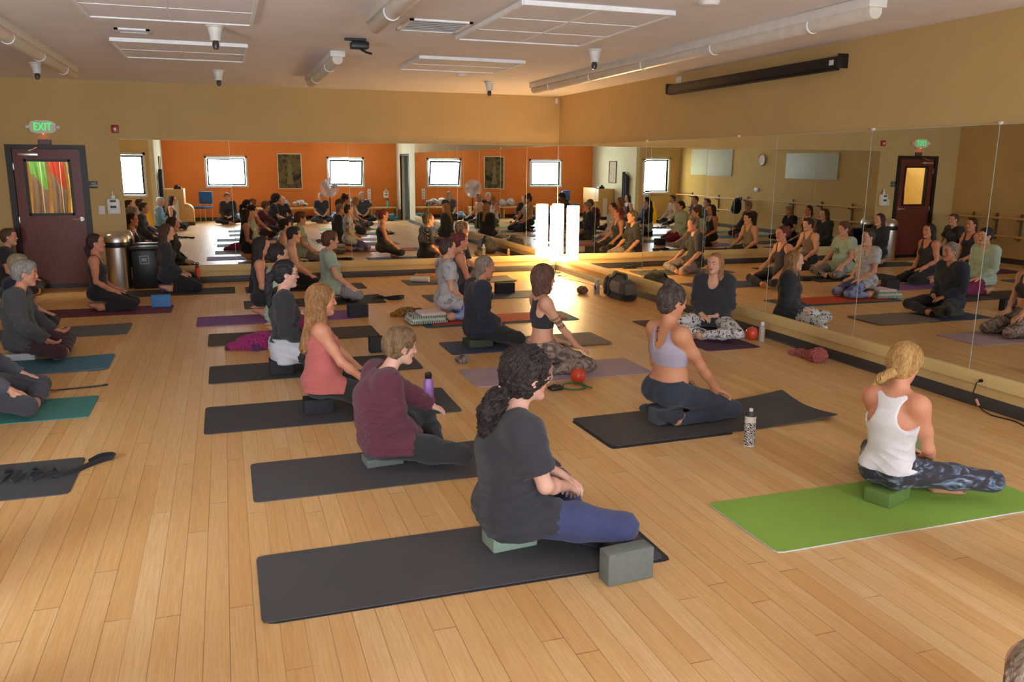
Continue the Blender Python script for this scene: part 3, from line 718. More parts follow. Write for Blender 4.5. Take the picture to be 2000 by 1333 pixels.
def build_glasses(root, C, H, s, mat):
    g = lambda x, y, z: C + H @ (V(x, y, z)*s)
    pts = [[g(.098 - .006*abs(math.sin(a))*0, y*.033 + .023*math.cos(a), .004 + .018*math.sin(a)) for a in np.linspace(0, 2*math.pi, 20, endpoint=False)] for y in (1, -1)]
    mb = MB()
    for q in pts: mb.tube(q, .0017, closed=True, seg=6)
    mb.tube([g(.098, .011, .008), g(.101, 0, .011), g(.098, -.011, .008)], .0016, seg=6)
    for y in (1, -1): mb.tube([g(.098, y*.055, .010), g(.085, y*.068, .010), g(.0, y*.080, .008), g(-.02, y*.080, -.006)], .0017, seg=6)
    mb.build('glasses', mat, root)
# ---------------------------------------------------------------- the room
def struct(o): o['kind'] = 'structure'; return o
struct(box('floor', (WX-.15, OY-.15, -.12), (.15, 2.2, 0), M_floor))
struct(box('ceiling', (WX-.15, OY-.15, H), (.15, .15, H+.12), M_ceil))
def wall_y(mb, x0, x1, y0, y1, holes):          # wall in an x-z plane with rectangular holes (x0,x1,z0,z1)
    xs = sorted(set([x0, x1] + [h[0] for h in holes] + [h[1] for h in holes]))
    for a, b in zip(xs[:-1], xs[1:]):
        m = (a+b)/2; hs = sorted([(h[2], h[3]) for h in holes if h[0] < m < h[1]]); z = 0
        for c, d in hs:
            if c > z: mb.box((a, y0, z), (b, y1, c))
            z = d
        mb.box((a, y0, z), (b, y1, H))
    return mb
DX0, DX1, DZ = -8.21, -7.25, 2.0
struct(wall_y(MB(), WX-.15, .15, 0, .12, [(DX0+.03, DX1-.03, 0, DZ-.02)]).build('wall_back', M_wall))
struct(wall_y(MB(), PX, .15, OY-.14, OY, WIN).build('wall_front', M_orange))
struct(wall_y(MB(), WX-.15, PX-.12, NY-.14, NY, [WIN_L]).build('wall_window_nook', M_wall))
struct(box('wall_left', (WX-.14, NY, 0), (WX, 0, H), M_wall))
struct(box('wall_nook_side', (PX-.12, OY-.14, 0), (PX, NY, H), M_pale))
mb = MB(); DY0, DY1 = -13.55, -12.35
mb.box((0, -11.42, 0), (.12, 0, H)); w = mb.build('wall_right', M_wall); struct(w)
mb = MB(); mb.box((0, -11.42, 0), (.12, DY1, H)); mb.box((0, DY1, 2.03), (.12, DY0, H)); mb.box((0, DY0, 0), (.12, OY-.14, H)); struct(mb.build('wall_right_pale', M_pale))
# side door into an adjoining room
_sp = plain('side_room_paint', (196, 200, 200), .8)
MB().box((1.6, DY0-.6, 0), (1.7, DY1+.6, H)).box((.12, DY0-.6, 0), (1.6, DY0-.5, H)).box((.12, DY1+.5, 0), (1.6, DY1+.6, H)).box((.12, DY0-.6, H), (1.7, DY1+.6, H+.1)).box((.12, DY0-.6, -.1), (1.7, DY1+.6, 0)).build('wall_side_room', _sp)['kind'] = 'structure'
mb = MB(); mb.box((-.015, DY0-.06, 0), (.03, DY0, 2.09)); mb.box((-.015, DY1, 0), (.03, DY1+.06, 2.09)); mb.box((-.015, DY0, 2.03), (.03, DY1, 2.09)); struct(mb.build('door_frame_side', M_dark))
# lower wall, ledge and baseboards under the mirrors
struct(box('trim_1', (-6.78, -.022, .0), (0, 0, .245), M_wall)); struct(box('trim_2', (-.022, -11.42, 0), (0, -.022, .245), M_wall))
struct(box('trim_3', (-6.80, -.045, .175), (-.0, 0, MZ0), M_ledge, bev=.008)); struct(box('trim_4', (-.045, -11.44, .175), (0, -.045, MZ0), M_ledge, bev=.008))
struct(box('baseboard_back', (DX1+.05, -.032, 0), (-.022, -.0, .098), M_base, bev=.004)); struct(box('baseboard_right', (-.032, -12.28, 0), (0, -.03, .098), M_base, bev=.004))
struct(box('baseboard_front', (PX, OY, 0), (0, OY+.012, .11), M_base)); struct(box('baseboard_left', (WX, NY, 0), (WX+.012, 0, .10), M_base)); struct(box('baseboard_nook', (WX, NY, 0), (PX-.1, NY+.012, .10), M_base))
# mirrors: separate sheets of plate glass, each hung a hair out of true
def mirror_sheet(label, a, b, axis_, t1, t2):
    r = empty('wall_mirror', ((a+b)/2, -.012, (MZ0+MZ1)/2) if axis_ == 'x' else (-.012, (a+b)/2, (MZ0+MZ1)/2), 0, label, 'mirror', 'mirror sheets on the ' + ('back' if axis_ == 'x' else 'right') + ' wall')
    w = abs(b-a)/2 - .0015; h = (MZ1-MZ0)/2; mb = MB(); e = MB()
    if axis_ == 'x': mb.box((-w, -.003, -h), (w, .003, h)); e.box((w-.003, -.0045, -h), (w, -.003, h)); e.box((-w, -.0045, h-.003), (w, -.003, h))
    else: mb.box((-.003, -w, -h), (.003, w, h)); e.box((-.0045, -w, -h), (-.003, -w+.004, h)); e.box((-.0045, -w, h-.003), (-.003, w, h))
    mb.build('mirror_sheet', M_mirror, r); e.build('polished_edge', plain('glass_edge', (214, 226, 214), .15), r)
    r.rotation_euler = (t1, 0, t2) if axis_ == 'x' else (0, t1, t2)
sb = [-6.78, -5.29, -3.53, -1.78, -.016]
lb = ['mirror sheet on back wall nearest the exit door', 'back wall mirror sheet second from the exit door', 'back wall mirror sheet second from the corner lamp', 'back wall mirror sheet behind the glowing corner lamp']
for i in range(4): mirror_sheet(lb[i], sb[i], sb[i+1], 'x', *[(0, .0006), (.0004, -.0004), (0, 0), (-.0004, .0003)][i])
sr = [-.016, -1.58, -3.17, -4.69, -6.0, -7.33, -8.61, -9.95, -11.4]
lb = ['right wall mirror sheet beside the glowing corner lamp', 'right wall mirror sheet above the grey duffel bag', 'right wall mirror sheet behind red-haired woman in black jacket, far side', 'right wall mirror sheet right behind woman in black jacket and white print leggings',
      'right wall mirror sheet above the pair of white outlets', 'right wall mirror sheet behind blond woman in white top', 'right wall mirror sheet at the right edge of the photo', 'last right wall mirror sheet beside the pale wall']
for i in range(8): mirror_sheet(lb[i], sr[i], sr[i+1], 'y', *[(0, .0004), (.0012, -.0006), (-.0008, .0005), (.0004, 0), (0, -.0005), (.0005, .0004), (0, 0), (0, 0)][i])
for z in (MZ1,):
    for i, y in enumerate((-3.17, -5.3, -7.33, -8.61)):
        tag(box('mirror_clip', (-.024, y-.012, z-.004), (-.0, y+.012, z+.018), M_white, bev=.002), 'small clear clip at the top of the right wall mirrors', 'clip', 'mirror clips')

# windows
def window(n, x0, x1, z0, z1, y, open_=0.):
    r = empty('window_%d' % n, ((x0+x1)/2, y, z0)); r['kind'] = 'structure'; w = (x1-x0)/2; h = z1-z0; t = .06
    mb = MB(); mb.box((-w, -.13, 0), (-w+t, .02, h)); mb.box((w-t, -.13, 0), (w, .02, h)); mb.box((-w, -.13, h-t), (w, .02, h)); mb.box((-w, -.13, 0), (w, .035, t)); mb.build('window_frame', M_white2, r)
    s = MB(); a = .05; w2 = w-t-.004; h2 = h-2*t-.008
    if open_: w2 -= .0
    s.box((-w2, -.03, 0), (-w2+a, 0, h2)); s.box((w2-a, -.03, 0), (w2, 0, h2)); s.box((-w2, -.03, h2-a), (w2, 0, h2)); s.box((-w2, -.03, 0), (w2, 0, a))
    so = s.build('sash', plain('sash_gasket', (30, 48, 38), .5), r); so.location = (0, -.05, t+.004); so.rotation_euler = (-open_, 0, 0)
    g = box('pane', (-w2+a, -.018, a), (w2-a, -.012, h2-a), M_glass, so)
    return r
window(1, *WIN[0], OY); window(2, *WIN[1], OY, .30)
window(3, *WIN_L, NY)
# exit door
dr = empty('door_1', ((DX0+DX1)/2, 0, 0)); dr['kind'] = 'structure'; w = (DX1-DX0)/2
mb = MB(); mb.box((-w-.02, -.03, 0), (-w+.055, .11, DZ+.02)); mb.box((w-.055, -.03, 0), (w+.02, .11, DZ+.02)); mb.box((-w+.055, -.03, DZ-.035), (w-.055, .11, DZ+.02))
for q in [((-w+.05, .047, 0), (-w+.085, .11, DZ)), ((w-.085, .047, 0), (w-.05, .11, DZ)), ((-w+.05, .047, DZ-.07), (w-.05, .11, DZ)), ((-w+.05, 0, 0), (w-.05, .11, .0115))]: mb.box(*q)
mb.build('door_frame', M_dark, dr)
mb = MB(); a, z0, z1 = .285, 1.05, 1.81; lw = w-.06
for q in [((-lw, .0, .012), (-a, .045, DZ-.04)), ((a, .0, .012), (lw, .045, DZ-.04)), ((-a, 0, .012), (a, .045, z0)), ((-a, 0, z1), (a, .045, DZ-.04))]: mb.box(*q)
leaf = mb.build('door_leaf', M_cherry, dr)
mb = MB(); t = .022
for q in [((-a-.012, -.010, z0-.012), (-a+t, .055, z1+.012)), ((a-t, -.010, z0-.012), (a+.012, .055, z1+.012)), ((-a, -.010, z0-.012), (a, .055, z0+t)), ((-a, -.010, z1-t), (a, .055, z1+.012))]: mb.box(*q)
mb.build('vision_frame', M_dark, leaf); box('vision_pane', (-a+t, .018, z0+t), (a-t, .024, z1-t), M_glass, leaf)
mb = MB().box((-.34, -.075, 1.865), (-.09, -.0, 1.905), .006).tube([(-.12, -.07, 1.915), (-.20, -.13, 1.93), (-.10, -.02, 1.985)], .008); mb.build('door_closer', M_steel, leaf)
mb = MB().lathe([(.0, -.062), (.018, -.062), (.022, -.05), (.012, -.045), (.012, 0.)], (.37, 0, .985), axis='y').tube([(.37, -.055, .985), (.30, -.06, .985), (.26, -.055, .982)], [.012, .010, .009]).lathe([(.030, -.006), (.030, 0)], (.37, 0, .985), axis='y')
mb.build('door_handle', M_steel, leaf)
mb = MB()
for z in (.25, .98, 1.72): mb.box((-lw-.012, -.012, z-.05), (-lw+.006, 0, z+.05), .002)
mb.build('hinge', M_steel, leaf); box('kick_sweep', (-lw, -.006, .012), (lw, 0, .06), M_black, leaf)
# the hall beyond, with hanging coats
HB = 1.55
struct(box('floor_hall', (DX0-2.1, .12, -.12), (WX-.15, HB+.1, 0), M_floor)); struct(box('wall_hall_near', (DX0-2.1, .0, 0), (WX-.15, .12, H), M_pale))
struct(box('wall_hall_back', (DX0-1.9, HB, 0), (DX1+.9, HB+.1, H), plain('hall_paint', (228, 206, 150), .8))); struct(box('wall_hall_left', (DX0-2.0, .12, 0), (DX0-1.9, HB, H), M_pale)); struct(box('wall_hall_right', (DX1+.9, .12, 0), (DX1+1., HB, H), M_pale))
struct(box('ceiling_hall', (DX0-2, .12, H), (DX1+1, HB+.1, H+.1), M_ceil))
hl = empty('hall_ceiling_light', (-7.73, .8, H-.05), 0, 'bright ceiling light in the hall behind the exit door', 'ceiling light')
box('diffuser', (-1.2, -.15, 0), (.6, .15, .03), plain('light_diffuser', (255, 240, 205), .5, emit=((255, 236, 196), 16.)), hl); box('housing', (-.62, -.17, .03), (.62, .17, .05), M_white, hl)
rl = empty('coat_rail', (-7.73, 1.12, 1.965), 0, 'rail carrying coats in the hall behind the exit door', 'coat rail'); MB().tube([(-1.2, 0, 0), (1.2, 0, 0)], .014).build('rail', M_steel, rl); MB().box((-1.2, .0, .02), (1.2, .43, .04)).build('shelf', M_oak, rl)
def coat(x, cols, label, dy=0, wd_=.22, stripe=None):
    r = empty('hanging_coat', (x, 1.10+dy, 1.92), 0, label, 'coat', 'coats hanging in the hall'); mb = MB(); n, m = 18, 24; V_ = []
    for s_ in (0, 1):
        for j in range(m):
            z = -j/(m-1)*1.05
            for i in range(n):
                u = i/(n-1)*2-1; wv = wd_*(.35 + .65*min(1, (-z+.02)/.16)**.5); d = (.05+.02*math.sin(u*9+z*3+x*7))*math.sqrt(max(0, 1-u*u*.96)); V_.append((u*wv + .012*math.sin(z*6+x), (-d if s_ == 0 else d), z))
    F_ = []
    for s_ in (0, 1):
        for j in range(m-1):
            for i in range(n-1):
                b = s_*n*m + j*n + i; q = (b, b+1, b+n+1, b+n); F_.append(q[::-1] if s_ == 0 else q)
    for j in range(m-1):
        for i in (0, n-1): b = j*n+i; F_.append((b, b+n, b+n+n*m, b+n*m))
    mi = []; mb.add(V_, F_, 0, True)
    def cz(f): return sum(V_[k][2] for k in f)/4
    for k, f in enumerate(F_): mb.m[k] = 0 if cz(f) > (-.42 - .12*math.sin(V_[f[0]][0]*16)) else 1
    mb.build('coat_shell', cols, r); MB().tube([(0, 0, -.02), (0, 0, .02), (.02, 0, .04)], .003).build('hanger_hook', M_steel, r)
    if stripe: tube('zip', [(stripe, -.062 - .0*z, -z) for z in np.linspace(.05, 1., 12)], .005, M_white, r)
g_ = cloth((120, 112, 108), 'coat_grey')
coat(-8.06, [cloth((96, 178, 92), 'coat_green'), g_], 'green and grey coat behind the exit door glass', 0, .105, .05); coat(-7.80, [cloth((176, 52, 40), 'coat_red'), g_], 'red and grey coat in the middle of the exit door glass', .02, .098, .05)
coat(-7.585, [cloth((150, 140, 128), 'coat_taupe'), cloth((222, 200, 60), 'coat_yellow')], 'taupe and yellow coat at the right of the exit door glass', 0, .075); coat(-8.42, [cloth((40, 40, 44), 'coat_black'), cloth((46, 44, 44), 'coat_black2')], 'black coat at the left of the exit door glass', .0, .10)
# exit sign
def text_obj(name, body, size, mat, parent, loc, rot_=(PI/2, 0, 0), ext=.002, align='CENTER'):
    cu = bpy.data.curves.new(name, 'FONT'); cu.body = body; cu.size = size; cu.extrude = ext; cu.align_x = align; cu.align_y = 'CENTER'; cu.materials.append(mat)
    t_ = bpy.data.objects.new(name, cu); COL.objects.link(t_); me = bpy.data.meshes.new_from_object(t_.evaluated_get(bpy.context.evaluated_depsgraph_get())); bpy.data.objects.remove(t_); bpy.data.curves.remove(cu)
    o = bpy.data.objects.new(name, me); COL.objects.link(o); o.parent = parent; o.location = loc; o.rotation_euler = rot_; return o
ex = empty('exit_sign', (-7.73, 0, 2.26), 0, 'white emergency sign with glowing green EXIT letters above the brown door', 'exit sign')
mb = MB(); pr = []
for i in range(48):
    a = i/48*2*PI; c, s_ = math.cos(a), math.sin(a); k = (abs(c)**3.2+abs(s_)**3.2)**(-1/3.2); pr.append((.165*c*k, .090*s_*k))
V_ = [(x, -.055, z) for x, z in pr] + [(x*1.03, -.04, z*1.04) for x, z in pr] + [(x*1.03, 0, z*1.04) for x, z in pr]
F_ = [tuple(range(48))] + [(i, i+48, (i+1) % 48+48, (i+1) % 48) for i in range(48)] + [(i+48, i+96, (i+1) % 48+96, (i+1) % 48+48) for i in range(48)]
mb.add(V_, F_); mb.build('housing', plain('sign_housing', (232, 228, 208), .4), ex)
lt = text_obj('lettering', 'EXIT', .122, plain('green_led', (20, 200, 90), .4, emit=((10, 225, 95), .5)), ex, (0, -.057, -.002)); lt.scale = (.92, 1.2, 1)
for x in (-.19, .19): MB().lathe([(.0, -.075), (.020, -.072), (.030, -.055), (.030, -.02), (.012, -.01), (.012, 0)], (x, 0, .0), axis='y').build('lamp_head', M_white, ex)
MB().lathe([(0, -.008), (.007, -.004), (.007, 0)], (0, -.045, -.090), axis='y', seg=10).build('status_light', plain('red_led', (255, 40, 30), .4, emit=((255, 30, 20), 40.)), ex)
sg = empty('door_notice', (-7.73, 0, 2.055), 0, 'small dark notice plate above the brown exit door', 'sign'); box('plate', (-.085, -.006, -.035), (.085, 0, .035), plain('plaque_dark', (58, 34, 40), .4), sg)
mb = MB(); [mb.box((-.07, -.0075, z-.003), (.07-(i % 2)*.012, -.006, z+.003)) for i, z in enumerate((.022, .008, -.006, -.020))]; mb.build('lettering', plain('plaque_lines', (150, 104, 112), .5), sg)
sg = empty('route_sign', (-7.17, 0, 1.47), 0, 'small dark grey EXIT ROUTE sign right of the brown door', 'sign'); box('plate', (-.055, -.006, -.05), (.055, 0, .05), plain('plaque_grey', (66, 70, 66), .4), sg, bev=.003)
wm = plain('white_ink', (215, 215, 205), .5); text_obj('lettering', 'EXIT', .032, wm, sg, (0, -.007, .018), ext=.0005); text_obj('lettering', 'ROUTE', .032, wm, sg, (0, -.007, -.016), ext=.0005)
fa = empty('fire_alarm', (-6.82, 0, 2.25), 0, 'red fire alarm box with white strobe left of the back mirror', 'fire alarm'); box('housing', (-.048, -.035, -.055), (.048, 0, .055), plain('red_plastic', (168, 34, 34), .4), fa, bev=.006); MB().box((-.018, -.05, -.018), (.018, -.035, .018), .005).box((-.006, -.045, -.03), (.006, -.035, -.018)).build('strobe', M_white, fa)
def dispenser(x, y, z, face, label):
    r = empty('soap_dispenser', (x, y, z), 0, label, 'dispenser'); s_ = face
    MB().box((-.085, 0, -.12), (.085, s_*.10, .105), .022, seg=3).build('housing', M_white, r)
    MB().lathe([(.0, .205), (.010, .205), (.010, .155), (.028, .150), (.03, .105)], (0, s_*.05, 0), seg=14).build('pump_top', M_white, r)
    MB().box((-.040, s_*.1005, .055), (.040, s_*.102, .085)).box((-.040, s_*.1005, -.03), (.040, s_*.102, .005)).build('dark_label', plain('label_ink', (60, 64, 70), .5), r)
    box('refill_window', (-.03, s_*.1, -.09), (.03, s_*.1015, -.06), M_panel, r)
dispenser(-6.925, 0, 1.17, -1, 'white sanitizer dispenser on the back wall right of the brown door')
dispenser(-.37, OY, .80, 1, 'white sanitizer dispenser on the orange wall')
def outlet(x, y, z, wall, label, toggles=False):
    r = empty('light_switch' if toggles else 'wall_outlet', (x, y, z), 0 if wall == 'y' else PI/2*-1, label, 'light switch' if toggles else 'outlet', None if toggles else 'outlets')
    box('cover_plate', (-.06 if not toggles else -.04, -.008, -.038 if not toggles else -.06), (.06 if not toggles else .04, 0, .038 if not toggles else .06), M_white, r, bev=.003)
    mb = MB(); 
    if toggles: mb.box((-.012, -.018, -.02), (.012, -.008, .02), .003)
    else: [mb.box((x_-.018, -.0105, -.016), (x_+.018, -.008, .016), .003) for x_ in (-.028, .028)]
    mb.build('socket_face', M_white2, r); return r
outlet(-7.09, 0, 1.11, 'y', 'small white switch plate beside the white dispenser', True)
outlet(-3.07, -.022, .22, 'y', 'white outlet under the back mirror behind woman in green shirt'); outlet(-.022, -7.16, .215, 'x', 'white outlet under the right mirror, farther of the pair'); outlet(-.022, -7.41, .22, 'x', 'white outlet with a dark hole under right mirror, nearer of the pair')
outlet(-.022, -8.78, .215, 'x', 'white outlet with black plug at the right edge'); outlet(0, -3.91, 2.83, 'x', 'small white outlet above the projection screen case')
# cord from the right outlet
cd = empty('power_cord', (0, 0, 0), 0, 'thin black power cord running from the right outlet over the floor', 'cord')
tube('cord', [(-.05, -8.76, .215), (-.075, -8.74, .20), (-.085, -8.73, .12), (-.09, -8.78, .05), (-.10, -8.84, .012), (-.13, -8.95, .006), (-.10, -9.06, .006), (-.09, -9.12, .006), (-.13, -9.22, .006), (-.12, -9.4, .006), (-.10, -9.8, .006)], .0045, M_black, cd)
MB().lathe([(.0, -.045), (.012, -.042), (.016, -.01), (.013, 0)], (-.024, -8.755, .215), axis='x', seg=12).build('plug', M_black, cd)
MB().tube([(-.088, -8.765, .075), (-.093, -8.80, .035)], .010).build('inline_switch', plain('pinkish_plastic', (214, 150, 130), .4), cd)
tag(tube('extension_lead', [(-.35, -.35, .006), (-.22, -.62, .006), (-.30, -1.1, .006), (-.16, -1.7, .006), (-.2, -2.4, .006), (-.12, -2.9, .006)], .005, M_black), 'black lead running along the floor from the corner lamp', 'cord')
tag(MB().box((-.03, -.02, 0), (.03, .02, .02), .006).tube([(0, 0, .01), (.06, -.05, .008), (.10, -.10, .008)], .005).build('adapter_plug', M_black, None, (-.26, -.78, 0)), 'small black adapter on the floor near the corner lamp', 'adapter')

# projection screen case
pj = empty('projection_screen', (0, -5.35, 2.73), 0, 'long black rolled-up projection screen case high on the right wall', 'projection screen')
MB().box((-.10, -1.555, -.055), (-.012, 1.555, .045), .012).build('case', plain('black_enamel', (34, 30, 30), .35, bump=.05), pj)
MB().box((-.085, -1.50, -.075), (-.03, 1.54, -.055), .004).build('pull_bar', M_black, pj)
box('end_cap', (-.106, -1.575, -.062), (-.0, -1.555, .062), M_black, pj, .004); box('end_cap', (-.106, 1.555, -.062), (0, 1.575, .062), M_black, pj, .004); box('case_sticker', (-.102, -1.50, -.03), (-.1, -1.44, .015), M_white, pj)
tag(box('motion_sensor', (-.10, -.055, 2.79), (-.05, -.005, 2.875), M_white, bev=.012), 'small white sensor high in the corner under the ceiling', 'sensor')

# ceiling fittings
def cpanel(x0, x1, y0, y1, ny, label):
    r = empty('ceiling_panel', ((x0+x1)/2, (y0+y1)/2, H), 0, label, 'ceiling panel', 'raised ceiling panels'); w, d = (x1-x0)/2, (y1-y0)/2
    MB().box((-w, -d, -.022), (w, d, .0)).build('panel', M_panel, r); mb = MB()
    for x in (-w, w): mb.box((x-.012, -d, -.032), (x+.012, d, -.0))
    for y in (-d, d): mb.box((-w, y-.012, -.032), (w, y+.012, -.0))
    mb.box((-.006, -d, -.026), (.006, d, -.02))
    for i in range(1, ny): mb.box((-w, -d+2*d*i/ny-.006, -.026), (w, -d+2*d*i/ny+.006, -.02))
    mb.build('edging', M_edge, r)
cpanel(-6.30, -5.11, -4.60, -3.30, 2, 'white raised ceiling panel above the exit door side, in front of the small white vent'); cpanel(-6.30, -5.11, -7.70, -5.95, 3, 'white raised ceiling panel at the top left of the photo')
cpanel(-3.36, -2.20, -4.40, -3.28, 2, 'faint white ceiling panel near the corner of the room'); cpanel(-3.36, -2.18, -7.62, -5.85, 3, 'white raised ceiling panel beside the grey air grille')
def tube_light(x, y0, y1, label, off=.09):
    r = empty('fluorescent_fixture', (x, (y0+y1)/2, H-off), 0, label, 'ceiling light', 'unlit tube lights'); h = (y1-y0)/2
    MB().box((-.075, -h, .02), (.075, h, off-.0), .008).build('housing', M_white2, r)
    MB().lathe([(.0, -h+.02), (.052, -h+.02), (.056, -h+.03), (.056, h-.03), (.052, h-.02), (0, h-.02)], (0, 0, .0), axis='y', seg=20).build('tube_cover', plain('acrylic_cover', (222, 212, 200), .3), r)
    n = max(2, int(2*h/1.2))
    for i in range(n): yy = -h + 2*h*(i+.5)/n; MB().lathe([(.060, yy-.010), (.063, yy-.006), (.063, yy+.006), (.060, yy+.010)], (0, 0, 0), axis='y', seg=16).build('clip_ring', M_edge, r)
tube_light(-1.20, -8.6, -2.0, 'long unlit tube light on ceiling above the right side'); tube_light(-7.05, -7.0, -1.75, 'unlit tube light on ceiling at the left edge of the photo')
tube_light(-4.23, -4.47, -1.67, 'short unlit tube light near the middle of the ceiling', .08); tube_light(-4.22, -9.4, -6.62, 'unlit tube light at top of photo left of the air grille', .08)
for x, y, lb_ in ((-5.39, -5.65, 'white cone lamp holder hanging left of the small black projector'), (-5.38, -2.04, 'white cone lamp holder hanging above the back mirror, left part'), (-1.84, -1.95, 'white cone lamp holder nearest the room corner'), (-1.86, -5.50, 'white cone lamp holder beside the long tube light'), (-7.37, -2.08, 'white cone lamp holder above the exit door')):
    r = empty('ceiling_lamp_holder', (x, y, H), 0, lb_, 'lamp holder', 'cone lamp holders')
    MB().lathe([(.075, 0), (.075, -.008), (.060, -.018), (.042, -.10), (.046, -.12)], seg=20).build('cone', M_white, r); MB().lathe([(.0, -.115), (.022, -.12), (.030, -.15), (.020, -.185), (0, -.19)], seg=14).build('bulb', plain('dark_bulb', (70, 62, 56), .3), r)
def grille(x0, x1, y0, y1, label, n=6):
    r = empty('air_vent', ((x0+x1)/2, (y0+y1)/2, H), 0, label, 'vent', 'ceiling vents'); w, d = (x1-x0)/2, (y1-y0)/2
    mb = MB(); 
    for a, b in (((-w, -d), (w, -d+.03)), ((-w, d-.03), (w, d)), ((-w, -d), (-w+.03, d)), ((w-.03, -d), (w, d))): mb.box((*a, -.014), (*b, 0))
    mb.build('frame', M_edge, r); mb = MB()
    for i in range(n): y = -d+.03+(2*d-.06)*(i+.5)/n; mb.box((-w+.03, y-.012*d*6, -.012), (w-.03, y+.004, -.004))
    mb.build('louvre', plain('grille_grey', (176, 172, 170), .5), r); box('duct_backing', (-w+.03, -d+.03, -.003), (w-.03, d-.03, -.001), plain('duct_dark', (98, 92, 90), .8), r)
grille(-3.94, -3.43, -6.62, -6.05, 'square grey louvred air grille in the middle of ceiling'); grille(-6.20, -5.92, -5.25, -5.05, 'small white ceiling vent left of the white cone holder', 3)
r = empty('projector', (-4.14, -5.37, H), 0, 'small black projector hanging from the ceiling', 'projector'); MB().box((-.09, -.07, -.09), (.07, .06, -.03), .01).build('projector_body', M_black, r); MB().box((-.14, -.03, -.02), (.05, .03, 0)).tube([(0, 0, -.02), (0, 0, -.05)], .015).build('mount_plate', M_black, r); MB().tube([(0, 0, -.09), (.05, -.02, -.12), (.10, -.02, -.13)], .010).build('bracket_arm', M_black, r)
for x, y, lb_ in ((-2.15, -8.04, 'white round detector at the top right of the ceiling'), (-2.45, -2.75, 'white round disc on ceiling above the corner of the room')):
    tag(MB().lathe([(.075, 0), (.075, -.012), (.06, -.030), (0, -.036)], (x, y, H), seg=24).build('smoke_detector', M_white), lb_, 'detector', 'ceiling detectors')

# corner lamp
lp = empty('floor_lamp', (-.165, -.355, 0), 0, 'tall glowing white paper column lamp standing in the corner', 'floor lamp')
MB().lathe([(.0, .012), (.085, .012), (.09, .0), (0, 0)][::-1], seg=28).build('lamp_base', M_black, lp); MB().tube([(0, 0, .01), (0, 0, .25)], .008).build('pole', M_black, lp)
MB().lathe([(.100, .20), (.104, .22), (.104, 1.10), (.100, 1.12)], seg=40).build('lamp_shade', plain('paper_shade', (250, 232, 190), .8, emit=((255, 214, 150), 21.)), lp)
# ---------------------------------------------------------------- mats, blocks, bottles
def pu(rgb, name='mat_foam', rough=.75, bump=.3): return plain(name, rgb, rough, 0, .3, .05, 3., bump, 260., .002)
def yoga_mat(label, cx, cy, L, W, rz, m, under=None, curl=(0, 0, 0, 0), t=.006, z=0., group='yoga mats'):
    """curl: lift of the corners (-x-y, +x-y, +x+y, -x+y)"""
    r = empty('yoga_mat', (cx, cy, z), rz, label, 'yoga mat', group); n, k = 46, 16; V_ = []; rad = .03
    for s_ in (1, 0):
        for i in range(n+1):
            for j in range(k+1):
                u, v = i/n, j/k; x, y = (u-.5)*L, (v-.5)*W
                dx, dy = L/2-abs(x), W/2-abs(y)
                if dx < rad and dy < rad:
                    q = math.hypot(rad-dx, rad-dy)
                    if q > rad: x -= math.copysign((rad-dx)*(1-rad/q), x); y -= math.copysign((rad-dy)*(1-rad/q), y)
                h = .0006*(1+math.sin(x*7+cx)*math.cos(y*9+cy))
                for (a, b), c in zip(((0, 0), (1, 0), (1, 1), (0, 1)), curl):
                    if c: d = math.hypot((u-a)*L*.45, (v-b)*W); h += c*max(0, 1-d/.30)**1.7
                V_.append((x, y, (t if s_ else 0)+h))
    F_ = []; N = (n+1)*(k+1); g = lambda s_, i, j: s_*N + i*(k+1)+j
    for i in range(n):
        for j in range(k): F_.append((g(0, i, j), g(0, i+1, j), g(0, i+1, j+1), g(0, i, j+1))); F_.append((g(1, i, j), g(1, i, j+1), g(1, i+1, j+1), g(1, i+1, j)))
    mb = MB().add(V_, F_, 0, True); E_ = []
    for i in range(n): E_ += [(g(1, i, 0), g(1, i+1, 0), g(0, i+1, 0), g(0, i, 0)), (g(0, i, k), g(0, i+1, k), g(1, i+1, k), g(1, i, k))]
    for j in range(k): E_ += [(g(0, 0, j), g(0, 0, j+1), g(1, 0, j+1), g(1, 0, j)), (g(1, n, j), g(1, n, j+1), g(0, n, j+1), g(0, n, j))]
    b0 = len(mb.f); mb.f += E_; mb.m += [1]*len(E_); mb.sm += [False]*len(E_)
    mb.build('mat_sheet', [m, under or m], r); return r
DK = pu((84, 81, 84)); DK2 = pu((76, 74, 76), 'mat_foam_dark'); EDG_ = pu((54, 53, 57), 'mat_edge')
def quad(cx0, cx1, cy0, cy1): return (cx0+cx1)/2, (cy0+cy1)/2, cx1-cx0, cy1-cy0
def M(label, x0, x1, y0, y1, rz, m, **kw): a = quad(x0, x1, y0, y1); return yoga_mat(label, a[0], a[1], a[2], a[3], rz, m, **kw)
M('charcoal mat under the person with the curly ponytail', -5.36, -3.56, -10.225, -9.625, .0, DK, t=.005, z=.0052); M('thin black mat lying beneath the charcoal mat in the foreground', -5.34, -3.53, -10.235, -9.66, -.006, EDG_, t=.0035)
M('charcoal mat under woman in maroon sweater', -5.35, -3.55, -8.955, -8.34, 0, DK, curl=(0, .0, .01, 0)); M('charcoal mat under woman in pink tank top', -5.63, -3.82, -7.66, -7.0, 0, DK2, curl=(0, 0, .01, 0))
M('charcoal mat under woman in black cardigan and glasses', -5.62, -3.80, -6.29, -5.66, 0, pu((74, 73, 73), 'mat_f3')); M('dark brown-grey mat under woman with magenta leggings', -5.65, -3.92, -4.77, -4.15, 0, pu((84, 76, 70), 'mat_f4'))
